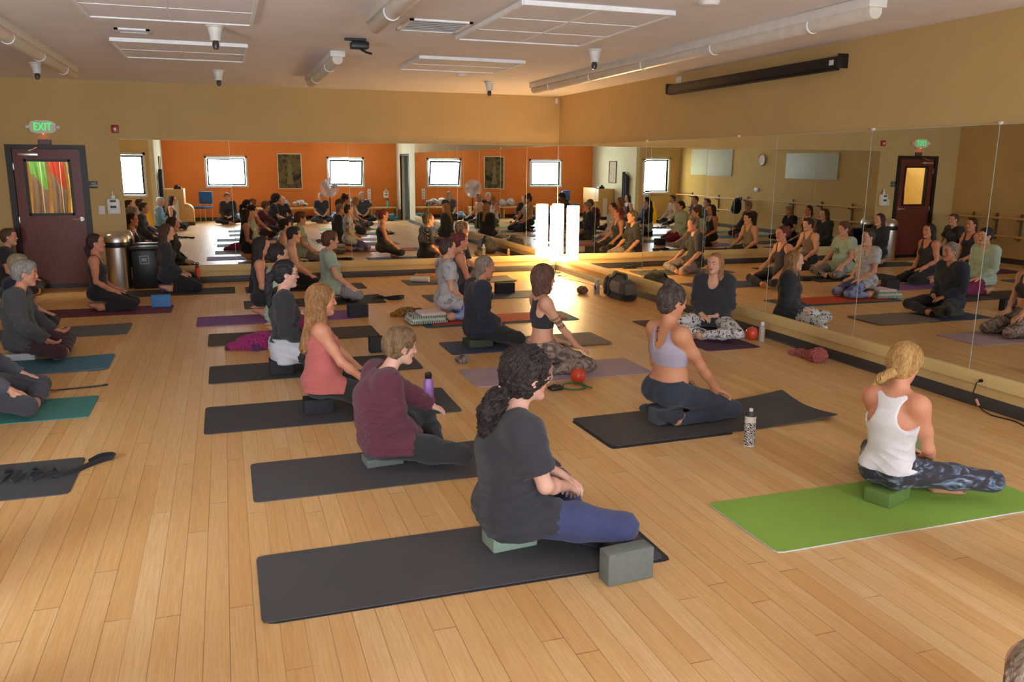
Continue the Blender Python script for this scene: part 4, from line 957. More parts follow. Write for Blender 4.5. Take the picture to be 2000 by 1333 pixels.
M('purple mat in the middle row behind the brown-grey one', -5.79, -4.02, -3.67, -3.06, 0, pu((136, 96, 156), 'mat_purple')); M('black mat under woman in pale green shirt', -5.25, -3.46, -2.62, -2.0, 0, pu((70, 66, 66), 'mat_f5'), curl=(0, 0, .02, 0))
M('dark mat under man in grey tank top', -5.2, -3.5, -1.28, -.70, 0, pu((70, 66, 66), 'mat_f6')); M('dark grey mat under long-haired woman beside the bins', -7.05, -5.34, -1.22, -.62, 0, pu((66, 64, 62), 'mat_f7'))
M('plum mat under kneeling woman in black tank top', -7.85, -6.10, -2.63, -2.04, 0, pu((108, 62, 86), 'mat_plum')); M('slate grey mat at the left behind grey-haired woman', -8.25, -6.47, -3.88, -3.26, 0, pu((108, 112, 116), 'mat_slate'), curl=(0, 0, .01, 0))
M('blue mat under grey-haired woman in charcoal sweater', -8.25, -6.47, -5.50, -4.90, 0, pu((76, 122, 150), 'mat_blue'), curl=(0, .01, .01, 0)); M('teal mat at the left edge of the floor', -8.2, -6.42, -6.99, -6.40, 0, pu((78, 138, 134), 'mat_teal'))
M('dark grey mat with a black strap at left edge', -8.1, -6.31, -8.51, -7.90, 0, pu((74, 76, 80), 'mat_f8'))
M('green mat under blond woman in white top', -3.02, -1.23, -10.335, -9.72, 0, pu((142, 178, 76), 'mat_green'), under=pu((206, 214, 220), 'mat_pale_edge'), curl=(0, 0, .0, 0), t=.006)
_g = [o for o in COL.objects if o.get('label', '').startswith('green mat under')][0]; box('mat_label', (.73, .235, .0072), (.80, .275, .0082), plain('label_dark', (40, 62, 40), .6), _g); box('mat_label', (.745, .243, .0082), (.785, .267, .0088), plain('label_pale_green', (150, 200, 120), .6), _g)
M('black mat under woman in lavender sports top', -3.12, -1.28, -8.70, -8.06, .03, pu((76, 72, 70), 'mat_f9'), curl=(0, .03, .05, 0), t=.005, z=.0048); M('second thin black mat beneath rear end of the black mat', -3.14, -2.2, -8.745, -8.11, .03, EDG_, t=.003, z=0)
M('lilac mat under woman in black sports top', -3.53, -1.90, -7.05, -6.45, .0, pu((176, 154, 164), 'mat_lilac')); M('dark blue mat under grey-haired woman in navy top', -3.42, -2.45, -5.85, -5.27, 0, pu((74, 82, 110), 'mat_navy'))
M('grey-brown mat in front of grey-haired woman in navy top', -2.62, -1.72, -5.84, -5.26, 0, pu((122, 112, 104), 'mat_taupe'), z=.0082)
M('teal mat under the red one', -3.36, -1.50, -4.48, -3.88, 0, pu((54, 98, 104), 'mat_teal2')); M('red mat folded on the teal mat', -3.26, -1.62, -4.40, -3.90, 0, pu((196, 76, 50), 'mat_red'), z=.0082, t=.004)
M('blue-grey mat under red-haired woman', -2.90, -1.2, -2.75, -2.15, 0, pu((74, 80, 102), 'mat_f10')); M('dark grey mat nearest the back mirror and the lamp', -2.87, -1.12, -1.19, -.58, 0, pu((104, 98, 88), 'mat_f11'), curl=(0, .02, .02, 0))
yoga_mat('dark purple mat of the teacher beside the right mirror', -.66, -5.60, 1.66, .62, PI/2, pu((84, 58, 78), 'mat_aubergine'))
def block(label, x, y, rz, m, up='flat', z=MAT_T, sz=(.23, .15, .09), name='yoga_block', group='yoga blocks'):
    L_, W_, H_ = sz
    d = {'flat': (L_, W_, H_), 'side': (L_, H_, W_), 'end': (W_, H_, L_)}[up]
    o = MB().box((-d[0]/2, -d[1]/2, 0), (d[0]/2, d[1]/2, d[2]), .008, seg=3).build(name, m, None, (x, y, z), (0, 0, rz)); return tag(o, label, 'yoga block', group)
fm = lambda c, n: plain(n, c, .85, 0, .25, .07, 30., .35, 300., .003)
B_grey = fm((118, 122, 116), 'foam_grey'); B_blk = fm((50, 48, 52), 'foam_black'); B_green = fm((128, 140, 92), 'foam_olive'); B_sage = fm((150, 170, 150), 'foam_sage')
# waterbottle
def bottle(label, x, y, h, r_, m_body, m_cap, style='sport', z=0., pat=None):
    r = empty('water_bottle', (x, y, z), 0, label, 'water bottle'); MB().lathe([(.0, .0), (r_*.92, 0), (r_, .008), (r_, h*.66), (r_*.94, h*.70), (r_, h*.735), (r_, h*.80)] if style == 'sport' else [(0, 0), (r_*.94, 0), (r_, .01), (r_, h*.72), (r_*.62, h*.82), (r_*.55, h*.84)], seg=28).build('bottle_body', m_body, r)
    if style == 'sport':
        MB().lathe([(r_*1.02, h*.80), (r_*1.02, h*.84), (r_*.75, h*.905), (r_*.35, h*.92)], seg=24).build('cap', m_cap, r); MB().lathe([(r_*.34, h*.90), (r_*.34, h*.985), (r_*.22, h), (0, h)], seg=14).build('spout', M_white, r)
    elif style == 'loop':
        MB().lathe([(r_*.66, h*.82), (r_*.70, h*.84), (r_*.70, h*.93), (0, h*.945)], seg=20).build('cap', m_cap, r); tube('carry_loop', [(r_*.6*math.cos(a), .0, h*.93+h*.07*math.sin(a)) for a in np.linspace(0, PI, 9)], .006, m_cap, r)
    else: MB().lathe([(r_*.60, h*.83), (r_*.62, h), (0, h)], seg=20).build('cap', m_cap, r)
    if pat: MB().lathe([(r_*1.004, h*.04), (r_*1.004, h*.64)], seg=28).build('printed_sleeve', pat, r)
    return r
pm = NT('printed_lines'); set_b(pm.b, .4); _w = pm.n('ShaderNodeTexWave'); _w.inputs['Scale'].default_value = 26.; _w.inputs['Distortion'].default_value = 7.; _w.inputs['Detail Scale'].default_value = 3.; pm.l(pm.coord((1, 1, 1), (0, .8, 0)), _w.inputs[0]); pm.l(pm.ramp(_w.outputs['Fac'], [(.40, lin((60, 58, 60))), (.5, lin((226, 222, 216)))], 'CONSTANT'), pm.b.inputs['Base Color'])
bottle('white sports bottle with black line print in front of lavender top woman\'s mat', -2.235, -8.96, .255, .037, plain('bottle_white', (226, 222, 214), .35), plain('cap_grey', (58, 58, 66), .4), 'sport', 0, pm.m)
bottle('purple bottle with black lid beside woman in maroon sweater', -4.02, -7.40, .245, .038, plain('bottle_purple', (164, 112, 186), .3), M_black, 'loop', MAT_T)
bottle('bright red bottle standing by the back wall', -5.86, -.12, .30, .034, plain('bottle_red', (214, 52, 30), .35), plain('cap_maroon', (88, 44, 44), .4), 'loop')
bottle('clear bottle beside the orange ball near the right wall', -.16, -6.16, .205, .032, plain('bottle_clear', (176, 160, 150), .1, var=.03), M_white, 'plain')
bottle('white and silver wave-print bottle beside the duffel bag', -.50, -2.76, .21, .040, plain('bottle_silver', (200, 196, 190), .3, .4), M_steel, 'plain', 0, pattern('wave_print', [(196, 190, 184), (70, 66, 64)], 16., 1, 6., kind='wave', pos=[.45, .55]))
bottle('small amber bottle standing by the wall under the right mirror', -.14, -2.25, .16, .030, plain('bottle_amber', (196, 150, 84), .3), M_white, 'plain')
def ball(label, x, y, rr): r = empty('exercise_ball', (x, y, 0), 0, label, 'ball', 'small orange balls'); MB().lathe([(rr*math.sin(a), rr-rr*math.cos(a)) for a in np.linspace(.001, PI-.001, 24)], seg=32).build('ball_shell', plain('orange_vinyl', (226, 78, 48), .32, coat=.3), r); MB().lathe([(.008, rr*2-.001), (.006, rr*2+.002), (0, rr*2+.002)], seg=10).build('valve', M_white, r)
ball('orange ball on the floor by the lilac mat', -2.68, -7.16, .066); ball('orange ball beside the teacher\'s mat near right mirror', -.21, -6.06, .068)
# resistance band
rb = empty('resistance_band', (-2.80, -7.30, 0), .1, 'green tube exercise band with black handle on the floor', 'exercise band')
P_ = [(.02 + .10*math.cos(a) + .012, .0 + .085*math.sin(a), .010 + .012*max(0, math.sin(a*.5+.3))) for a in np.linspace(2.7, -3.0, 26)] + [(-.08, -.03, .012)]
tube('tube_loop', P_ , .006, plain('green_rubber', (40, 108, 60), .4), rb); tube('tube_tail', [(.07, .075, .016), (.10, .03, .02), (.12, -.03, .012), (.155, -.075, .008)], .006, plain('green_rubber', (40, 108, 60), .4), rb)
MB().box((-.20, -.035, .004), (-.085, .02, .034), .012).tube([(-.20, .02, .02), (-.13, .055, .025), (-.08, .03, .02)], .012).build('handle', M_black, rb); ring_tube('metal_ring', V(-.082, .0, .022), V(0, 1, .2), .012, .003, M_chrome, rb)
# yoga straps
def ribbon(name, pts, w, t, mat, parent=None, flat_up=True):
    mb = MB(); n = len(pts); V_ = []
    for i, p in enumerate(pts):
        p = np.asarray(p[:3], float); t_ = np.asarray(pts[min(i+1, n-1)][:3], float)-np.asarray(pts[max(i-1, 0)][:3], float); sd = nrm(np.cross(t_, V(0, 0, 1))); up = V(0, 0, 1); a = pts[i][3] if len(pts[i]) > 3 else 0
        s1 = sd*math.cos(a)+up*math.sin(a); u1 = nrm(np.cross(s1, t_))
        for q in ((-1, -1), (1, -1), (1, 1), (-1, 1)): V_.append(p[:3] + s1*w/2*q[0] + u1*t/2*q[1])
    F_ = [(i*4+k, i*4+(k+1) % 4, (i+1)*4+(k+1) % 4, (i+1)*4+k) for i in range(n-1) for k in range(4)] + [(3, 2, 1, 0), tuple((n-1)*4+k for k in range(4))]
    return mb.add(V_, F_, 0, True).build(name, mat, parent)
strap_m = cloth((34, 33, 38), 'strap_webbing')
st = empty('yoga_strap', (0, 0, 0), 0, 'black looped strap lying on the dark grey mat at left edge', 'yoga strap', 'black straps'); zs_ = MAT_T
def sm(pts, n=6):
    P = [np.asarray(list(p)+[0]*(4-len(p)), float) for p in pts]; out = []
    for i in range(len(P)-1):
        p0, p1, p2, p3 = P[max(0, i-1)], P[i], P[i+1], P[min(len(P)-1, i+2)]
        for k in range(n): t = k/n; out.append(.5*((2*p1)+(-p0+p2)*t+(2*p0-5*p1+4*p2-p3)*t*t+(-p0+3*p1-3*p2+p3)*t**3))
    return out + [P[-1]]
ribbon('webbing', sm([(-6.76, -8.28, .012, .2), (-6.70, -8.24, .03, .9), (-6.70, -8.12, .035, 1.2), (-6.64, -8.10, .02, .8), (-6.64, -8.26, .02, 1.0), (-6.58, -8.22, .035, 1.3), (-6.56, -8.10, .03, .9), (-6.51, -8.12, .02, 1.), (-6.54, -8.26, .02, 1.2), (-6.48, -8.24, .03, 1.2), (-6.44, -8.14, .03, 1.), (-6.40, -8.20, .02, .9), (-6.44, -8.25, .02, .7),
                       (-6.34, -8.20, .02, 1.3), (-6.26, -8.10, .022, 1.4), (-6.19, -8.03, .022, 1.3), (-6.14, -8.0, .02, 1.), (-6.16, -7.95, .02, 1.), (-6.22, -7.97, .022, 1.2), (-6.27, -8.06, .022, 1.4)]), .036, .0025, strap_m, st)
ring_tube('metal_buckle', V(-6.79, -8.30, .016), V(.2, .1, 1), .02, .003, M_chrome, st)
st = empty('yoga_strap', (0, 0, 0), 0, 'black strap lying straight on the floor above the teal mat', 'yoga strap', 'black straps')
ribbon('webbing', sm([(-7.1, -6.22, .008), (-6.85, -6.18, .02, .5), (-6.75, -6.12, .006, .1), (-6.55, -6.10, .006), (-6.42, -6.07, .006)]), .036, .003, strap_m, st); box('strap_tip', (-6.43, -6.09, .002), (-6.40, -6.05, .010), M_black, st)
st = empty('yoga_strap', (0, 0, 0), 0, 'black strap rolled in loops at front of the green shirt woman\'s mat', 'yoga strap', 'black straps')
ribbon('webbing', sm([(-3.62, -2.45, .03, .8), (-3.50, -2.40, .05, 1.2), (-3.42, -2.50, .03, 1.), (-3.30, -2.52, .03, 1.2), (-3.20, -2.44, .03, 1.4), (-3.19, -2.36, .03, 1.4), (-3.28, -2.34, .03, 1.3), (-3.42, -2.40, .03, 1.), (-3.55, -2.36, .03, .6)]), .04, .003, strap_m, st)
ring_tube('metal_buckle', V(-3.23, -2.46, .035), V(.2, .8, .5), .02, .003, M_chrome, st)
# soft bundles
def bundle(name, label, cat, loc, prims, m, wl=.05, amp=.012, seed=1, cell=.007, parts=(), rz=0.):
    r = empty(name, loc, rz, label, cat); allq = prims + sum([p[1] for p in parts], [])
    lo = np.min([q['lo'] for q in allq], 0)-.03; hi = np.max([q['hi'] for q in allq], 0)+.03; ax = [axis(lo[i], hi[i], cell, [], cell) for i in range(3)]
    implicit(name+'_fabric' if name not in ('duffel_bag',) else 'bag_shell', prims, ax, m, r, cuts=[('plane', (0, 0, .001), (0, 0, -1))], disp=waves(seed, amp, wl, 6, ridge=.8))
    for nm, pr, mm in parts: implicit(nm, pr, ax, mm, r, cuts=[('plane', (0, 0, .001), (0, 0, -1))], disp=waves(seed+1, amp*.6, wl, 6, ridge=.7))
    return r
bundle('blanket', 'crumpled magenta and purple wrap behind woman in black cardigan', 'blanket', (-5.22, -4.98, 0), [el((.02, 0, .05), (.17, .12, .085), .03), el((-.12, -.01, .03), (.12, .06, .04), .03), el((.10, .05, .06), (.12, .09, .09), .03)], cloth((150, 36, 98), 'magenta_wool'), .06, .016, 3,
       parts=[('purple_lining', [rc((-.02, -.06, .06), (.03, -.10, .03), .05, .045, .02)], cloth((84, 40, 88), 'purple_lining')), ('fringe_end', [el((-.23, -.01, .02), (.04, .04, .022), .01)], cloth((84, 30, 52), 'dark_fringe'))])
bundle('scarf', 'crumpled multicoloured scarf left of the folded towels', 'scarf', (-3.40, -3.60, 0), [el((0, 0, .035), (.13, .09, .05), .03), el((-.13, -.04, .02), (.07, .04, .03), .02), el((.12, .03, .03), (.08, .06, .04), .02)], pattern('tie_dye_scarf', [(150, 60, 34), (176, 140, 52), (112, 92, 62), (96, 84, 150), (180, 84, 44)], 9., 2, 1.2, pos=[.3, .42, .52, .62, .72]), .05, .014, 5)
bundle('scarf', 'pink striped scarf crumpled on the floor below the right mirror', 'scarf', (-.22, -7.0, 0), [rc((-.02, -.14, .04), (.0, .10, .035), .05, .035, .03), el((.02, -.10, .06), (.075, .085, .065), .02), rc((0, .10, .03), (-.03, .24, .02), .035, .02, .02)], pattern('pink_stripes', [(158, 72, 72), (176, 96, 88), (208, 152, 128), (150, 62, 68)], 14., 1, 2.5, kind='wave', pos=[.2, .5, .72, .85]), .045, .013, 9)
bundle('cloth_bundle', 'white cloth between the teacher\'s mat and the orange ball', 'cloth', (-.26, -5.86, 0), [el((0, 0, .02), (.07, .13, .03), .02), el((.01, .08, .03), (.05, .07, .035), .02)], cloth((222, 214, 202), 'white_cotton'), .04, .008, 12)
bundle('cloth_bundle', 'pale orange cloth lying by the back wall beside a rolled white towel', 'cloth', (-2.42, -.42, 0), [rc((-.16, .03, .03), (.14, -.02, .03), .035, .04, .03)], cloth((206, 140, 92), 'peach_cotton'), .05, .010, 14)
bundle('clothing_heap', 'small dark garment lying by the back wall, right of tank top woman', 'clothing', (-1.36, -.16, 0), [rc((-.10, 0, .025), (.10, 0, .02), .035, .028, .03)], cloth((44, 42, 42), 'dark_knit'), .05, .010, 15)
bundle('bag', 'small black bag on the floor in front of long-haired woman', 'bag', (-5.98, -.30, 0), [el((0, 0, .10), (.13, .09, .11), .03), el((.08, -.02, .06), (.09, .07, .065), .02)], cloth((38, 36, 38), 'black_nylon'), .06, .010, 17, parts=[('strap', [rc((-.05, -.06, .16), (.06, -.07, .19), .014, .014, .01), rc((.06, -.07, .19), (.14, -.05, .10), .014, .014, .01)], M_black)])
DB = (-.32, -3.12, 0)
bundle('duffel_bag', 'large grey and black duffel bag against the wall under the right mirror', 'bag', DB, [rc((.0, -.25, .15), (.0, .24, .16), .115, .125, .04, V(0, 0, 1), 1.1), el((.0, .05, .25), (.09, .20, .06), .04)], cloth((84, 78, 74), 'grey_canvas'), .16, .006, 21, .008,
       parts=[('black_base', [rc((0, -.26, .06), (-.0, .24, .06), .122, .124, .02, V(0, 0, 1), .55)], cloth((40, 38, 40), 'black_canvas')), ('side_pocket', [rc((-.105, -.18, .17), (-.105, .02, .17), .035, .035, .02, V(0, 0, 1), 2.1)], cloth((128, 116, 108), 'grey_pocket')), ('end_pocket', [rc((-.06, -.345, .16), (.04, -.345, .16), .030, .030, .02, V(0, 0, 1), 2.4)], cloth((108, 98, 92), 'grey_pocket2')),
              ('shoulder_strap', [rc((-.11, .06, .27), (-.145, .07, .05), .016, .016, .01, V(0, 1, 0), 1.4), rc((-.11, .17, .27), (-.145, .17, .05), .016, .016, .01, V(0, 1, 0), 1.4), rc((-.10, .06, .26), (-.05, .0, .345), .012, .012, .01), rc((-.05, 0, .345), (.0, -.13, .33), .012, .012, .01), rc((.0, -.13, .33), (-.02, -.22, .26), .012, .012, .01)], M_black), ('rolled_jacket', [rc((.02, -.10, .31), (.0, .13, .31), .045, .05, .03)], cloth((112, 106, 82), 'olive_jacket'))])
bundle('bag', 'small brown patterned pouch beside the duffel bag', 'bag', (-.66, -2.62, 0), [el((0, 0, .05), (.07, .10, .055), .02)], pattern('brown_print', [(64, 46, 34), (140, 110, 84), (40, 30, 26)], 24., 2, 1.), .05, .008, 23)
bundle('bag', 'small white and dark purse on floor behind the curly ponytail', 'bag', (-3.42, -6.18, 0), [el((0, 0, .035), (.06, .045, .04), .02)], pattern('purse_print', [(60, 40, 44), (180, 160, 150)], 18., 2), .04, .006, 25)
# folded towel stack
tw = empty('folded_towels', (-3.29, -4.14, .0136), .05, 'stack of striped and pale pink folded towels under tie-dye shirt woman', 'towels')
tmat = pattern('striped_blanket', [(206, 206, 196), (206, 206, 196), (64, 76, 70), (150, 168, 150), (50, 50, 52)], 15., 1, .3, (1, .2, 1), 'CONSTANT', [.0, .35, .46, .62, .78], kind='wave')
for i, (a, b, mm) in enumerate((((-.22, -.18), (.22, .17), tmat), ((-.21, -.17), (.20, .16), cloth((190, 200, 180), 'pale_green_towel')), ((-.19, -.16), (.21, .17), tmat), ((-.10, -.185), (.20, .12), cloth((222, 196, 188), 'pale_pink_towel')))):
    lo = V(a[0], a[1], 0); pr = [rc((a[0]+.02, a[1]+.02+(b[1]-a[1]-.04)*t_, .018+i*.030), (b[0]-.02, a[1]+.02+(b[1]-a[1]-.04)*t_, .018+i*.030), .0175, .0175, .008) for t_ in np.linspace(0, 1, 9)]
    ax = [axis(-.26, .26, .008, [], .008), axis(-.23, .22, .008, [], .008), axis(-.002, .17, .006, [], .006)]; implicit('towel', pr, ax, mm, tw, disp=waves(40+i, .003, .06))
# rolled white towel
tag(MB().lathe([(.010, -.14), (.040, -.145), (.044, -.13), (.044, .13), (.040, .145), (.010, .14)], axis='x', seg=24).build('rolled_towel', cloth((226, 214, 196), 'cream_towel'), None, (-2.62, -.86, .052), (0, 0, -.5)), 'rolled cream towel on the dark mat near back wall', 'towel')
# bins by the door
tc = empty('trash_can', (-6.90, -.30, 0), 0, 'round stainless steel trash can with domed lid left of the back mirror', 'trash can')
MB().lathe([(.0, 0), (.150, 0), (.155, .02), (.155, .60)], seg=48).build('can_body', M_steel, tc); MB().lathe([(.158, .60), (.163, .615), (.163, .665), (.158, .68)], seg=48).build('rim_band', M_black, tc)
MB().lathe([(.162, .675), (.162, .70), (.155, .745), (.13, .785), (.08, .81), (0, .818)], seg=48).build('domed_lid', M_steel, tc)
bn = empty('recycling_bin', (-6.55, -.27, 0), 0, 'square black bin with a white-framed label beside the steel trash can', 'bin'); MB().box((-.17, -.14, 0), (.17, .14, .56), .02).build('bin_body', M_black, bn); MB().box((-.185, -.155, .56), (.185, .155, .60), .012).build('bin_rim', plain('bin_rim_black', (44, 42, 42), .4), bn)
mb = MB(); [mb.box(*q) for q in (((-.06, -.143, .36), (.06, -.1405, .366)), ((-.06, -.143, .47), (.06, -.1405, .476)), ((-.06, -.143, .36), (-.054, -.1405, .476)), ((.054, -.143, .36), (.06, -.1405, .476)), ((-.035, -.143, .425), (.035, -.1405, .435)), ((-.035, -.143, .40), (.03, -.1405, .41)))]; mb.build('label_frame', wm, bn)
# blocks
block('grey block standing on its side at front corner of charcoal foreground mat', -3.81, -10.325, .08, B_grey, 'side', z=0)
block('sage green block under the person with curly ponytail', -4.20, -9.86, .1, B_sage, z=.0116, sz=(.23, .15, .076)); block('grey block under woman in maroon sweater', -4.58, -8.56, .1, B_grey, sz=(.23, .15, .05)); block('black block under woman in pink tank top', -4.84, -7.36, 0., B_blk, sz=(.21, .15, .11))
block('black block under woman in black cardigan', -5.02, -6.08, 0., B_blk, sz=(.2, .18, .124)); block('grey block under woman in lavender sports top', -2.52, -8.36, .25, fm((86, 86, 92), 'foam_slate'), z=.0112, sz=(.24, .115, .118)); block('olive block under blond woman in white top', -2.05, -9.98, .35, fm((112, 138, 72), 'foam_green'), sz=(.23, .15, .08))
block('olive green block standing on end at front of the green mat', -1.40, -9.48, .35, B_green, 'end'); block('grey-green block under grey-haired woman in navy top', -3.07, -5.52, .1, fm((98, 104, 84), 'foam_moss'), sz=(.26, .20, .076)); block('bright blue block standing at end of the plum mat', -6.24, -2.14, 0, fm((86, 140, 196), 'foam_blue'), 'side')
block('black block standing on the purple mat', -3.98, -3.55, .1, B_blk, 'side', sz=(.23, .15, .14)); block('black block on the floor behind maroon sweater woman\'s head', -4.05, -5.50, 0, B_blk, 'side'); block('black block lying on the blue-grey mat', -1.72, -2.30, 0, B_blk, 'side', sz=(.28, .15, .10))
block('black block under teacher\'s hip', -.50, -5.74, .5, fm((62, 50, 62), 'foam_plum'), sz=(.16, .24, .084)); block('white block under grey-haired woman in charcoal sweater', -7.26, -4.84, 0, fm((196, 196, 192), 'foam_white'), sz=(.24, .18, .064)); block('purple block under long-haired woman beside the bins', -6.27, -.80, 0, fm((96, 70, 124), 'foam_purple'), sz=(.14, .14, .114))
# ---------------------------------------------------------------- the people
BLK = cloth((52, 50, 54), 'black_jersey'); BLK2 = cloth((45, 43, 45), 'black_leggings'); NAVY = cloth((46, 49, 64), 'navy_fleece')
NEAR = (.0062, .0034); MID = (.0080, .0045); FAR = (.010, .006); BACK = (.014, .009)
def cross_ink(c, sp, S, A):
    o = sp(-.10, .035, .53); y, z = c[:, 1]-o[1], c[:, 2]-o[2]; z = z + y*.35; y2 = y - z*.2
    return (c[:, 0] < o[0]+.06) & (((np.abs(y2) < .005) & (np.abs(z+.01) < .045)) | ((np.abs(z-.012) < .0055) & (np.abs(y2) < .018)) | (np.hypot(y2, z-.036) < .012) | (np.hypot(y2, z+.055) < .010))
def arm_ink(c, sp, S, A):
    a, b = S[-1], A[-1]; ab = b-a; t = (c-a) @ ab/(ab @ ab); q = c - (a+np.clip(t, 0, 1)[:, None]*ab); m = (t > .55) & (t < .98) & (np.linalg.norm(q, axis=1) < .06) & (q[:, 1] < .01)
    return m & (np.abs(np.sin(q[:, 0]*190 + 3*np.sin(t*16)))*np.abs(np.cos(t*17)) > .42)
DK_HAIR = (44, 34, 32); BR = (92, 62, 46)
person('person with long dark curly ponytail, black t-shirt and blue trousers, nearest the camera', (-4.19, -9.87), .03, seat_z=.0118, s=.985, zs=.088, hands=([(.27, .055, .30), (.6, -.75, -.35), (-.2, 0, -1)], [(.25, -.06, .285), (.55, .75, -.45), (-.2, 0, -1)]), slouch=.5, head=(0, .06), w=1.14, dp=1.12, bust=.6, belly=.5, male=False, skin='pale',
       arms=([-.2, .7, -.6], [-.3, -.7, -.6]), knees=((.37, .32, .15), (.42, -.32, .16)), hair=dict(style='curlpony', col=(40, 32, 30), hi=(74, 60, 56), vol=.020, curl=.009, cwl=.042, strands=240, n=14, wob=(1.1, 1.2), sr=.0028, curls=230, pts=[(-.10, 0, -.065), (-.150, 0, -.105), (-.178, 0, -.17), (-.175, 0, -.25), (-.145, 0, -.32)], r=[.026, .046, .054, .050, .024], band=[(-.118, 0, -.078), .034, (-1, 0, -.7), cloth((206, 190, 184), 'white_scrunchie')]),
       top=dict(kind='tee', mat=cloth((56, 55, 62), 'charcoal_jersey'), off=.012, hem=.03, hs=.2, sleeve=.72, sleeve_off=.016, hang=.03, neck=.016, amp=.006), bottom=dict(mat=cloth((66, 72, 112), 'indigo_cotton'), off=.012, ankle=.85), feet='dark', feetpos=(((.35, -.10, .055), (.55, -.8, 0)), None), glasses=plain('pale_frame', (206, 178, 160), .3), res=NEAR)
person('person in maroon sweater with short brown hair and black trousers', (-4.56, -8.56), .06, s=.875, zs=.06, hands=([(.36, .22, .26), (1, .1, -.5), (0, .3, -1)], 'lap_low'), slouch=1., head=(-.05, .14), w=1.12, dp=1.1, bust=.7, belly=.7, skin='pale',
       hair=dict(style='short', col=(116, 86, 58), hi=(168, 134, 98), vol=.014, nape=-.078, curl=.003, cwl=.03, strands=300, n=9, wob=(.3, .6)), top=dict(kind='long', mat=cloth((98, 48, 62), 'maroon_knit'), off=.018, hem=.05, sleeve_off=.012, hang=.03, neck=.024, amp=.006), bottom=dict(mat=BLK2, off=.010), feet='black', knees=((.36, .33, .15), (.38, -.33, .11)), res=NEAR)
person('person with long wavy auburn hair in a dusty pink tank top and black trousers', (-4.80, -7.36), .0, s=.935, zs=.125, pose='cross', hands=('knees', [(.285, -.175, .255), (.9, -.05, -.35), (.1, -.2, -1)]), slouch=.0, head=(-.05, .02), w=.93, bust=.6, skin='warm', knees=((.43, .27, .15), (.44, -.24, .11)),
       hair=dict(style='long', col=(140, 92, 54), hi=(196, 146, 92), len=.37, vol=.004, front=True, curl=.004, cwl=.06, strands=330, n=38, wob=(.35, .55)), top=dict(kind='strap', mat=cloth((186, 100, 96), 'dusty_pink_jersey'), off=.011, hem=.055, hang=.025, amp=.006), bottom=dict(mat=BLK2, off=.011), res=NEAR)
person('person wearing glasses with a long black ponytail, black cardigan and pale grey skirt-like shirt', (-4.97, -6.08), .0, s=.96, zs=.14, hands='lap', slouch=.1, head=(-.02, .04), w=.95, dp=1.05, bust=.6, skin='pale', hair=dict(style='pony', col=(30, 27, 30), hi=(62, 56, 60), vol=.003, pts=[(-.10, 0, .02), (-.15, 0, -.03), (-.155, 0, -.15), (-.14, .0, -.27), (-.12, 0, -.40)], r=[.026, .034, .034, .030, .012]),
       top=dict(kind='long', name='cardigan', mat=BLK, off=.015, hem=.16, sleeve_off=.010, neck=.02, amp=.006, under=cloth((188, 188, 198), 'pale_grey_cotton')), bottom=dict(mat=BLK2), glasses=plain('dark_frame_glasses', (40, 30, 30), .3), feet='black', res=MID)
person('person with dark low bun, sage green top and magenta leggings', (-4.93, -4.28), .0, s=.95, zs=.12, pose='kneel', hands='thighs', slouch=.15, head=(-.03, .04), w=1.02, skin='light', hair=dict(style='bun', col=(44, 34, 34), at=(-.105, 0, -.02), br=.046, vol=.004), top=dict(kind='long', mat=cloth((172, 186, 166), 'sage_knit'), off=.013, hem=.02, amp=.006), bottom=dict(mat=pattern('magenta_stripe', [(142, 44, 84), (112, 34, 70)], 22., 1, .5, kind='wave')), res=MID)
person('person with very long black hair and black tank top beside the sage green top', (-5.05, -3.14), .0, s=.93, zs=.12, pose='kneel', hands='thighs', slouch=.1, head=(0, .02), w=.95, skin='warm', hair=dict(style='long', col=(34, 28, 28), hi=(70, 56, 52), len=.56, thin=True), top=dict(kind='tank', mat=BLK), bottom=dict(mat=BLK2), res=MID)
person('person in pale green t-shirt and black and white leggings, short auburn hair', (-4.15, -2.28), .03, s=.945, zs=.09, hands='knees', slouch=.1, head=(-.05, .03), w=1.1, dp=1.1, bust=.7, belly=.9, skin='light', hair=dict(style='short', col=(88, 52, 40), hi=(130, 80, 60), vol=.010), top=dict(kind='tee', print=(cloth((104, 128, 120), 'faded_print'), lambda q: (q[:, 0] > .05) & ((q[:, 1]/.075)**2 + ((q[:, 2]+.02)/.055)**2 < 1) & (np.sin(q[:, 1]*95)*np.cos(q[:, 2]*80+1) > -.35)), mat=cloth((172, 192, 176), 'mint_jersey'), off=.013, hem=.02, sleeve=.55, sleeve_off=.01, amp=.006), bottom=dict(mat=pattern('mesh_leggings', [(38, 36, 38), (196, 190, 194)], 34., 0, 0, pos=[.42, .56], interp='CONSTANT', kind='wave'), ankle=.95), feet='black', res=MID)
person('man in grey tank top with short dark hair, arms reaching to his knees', (-4.53, -.92), .03, s=.93, zs=.07, hands='knees', slouch=.3, head=(-.06, .04), w=1.12, bust=0, male=True, skin='light', hair=dict(style='short', col=(42, 32, 30), vol=.004), top=dict(kind='tank', mat=cloth((132, 114, 104), 'taupe_tank'), off=.009, hem=.08), bottom=dict(mat=BLK2, off=.012), res=MID)
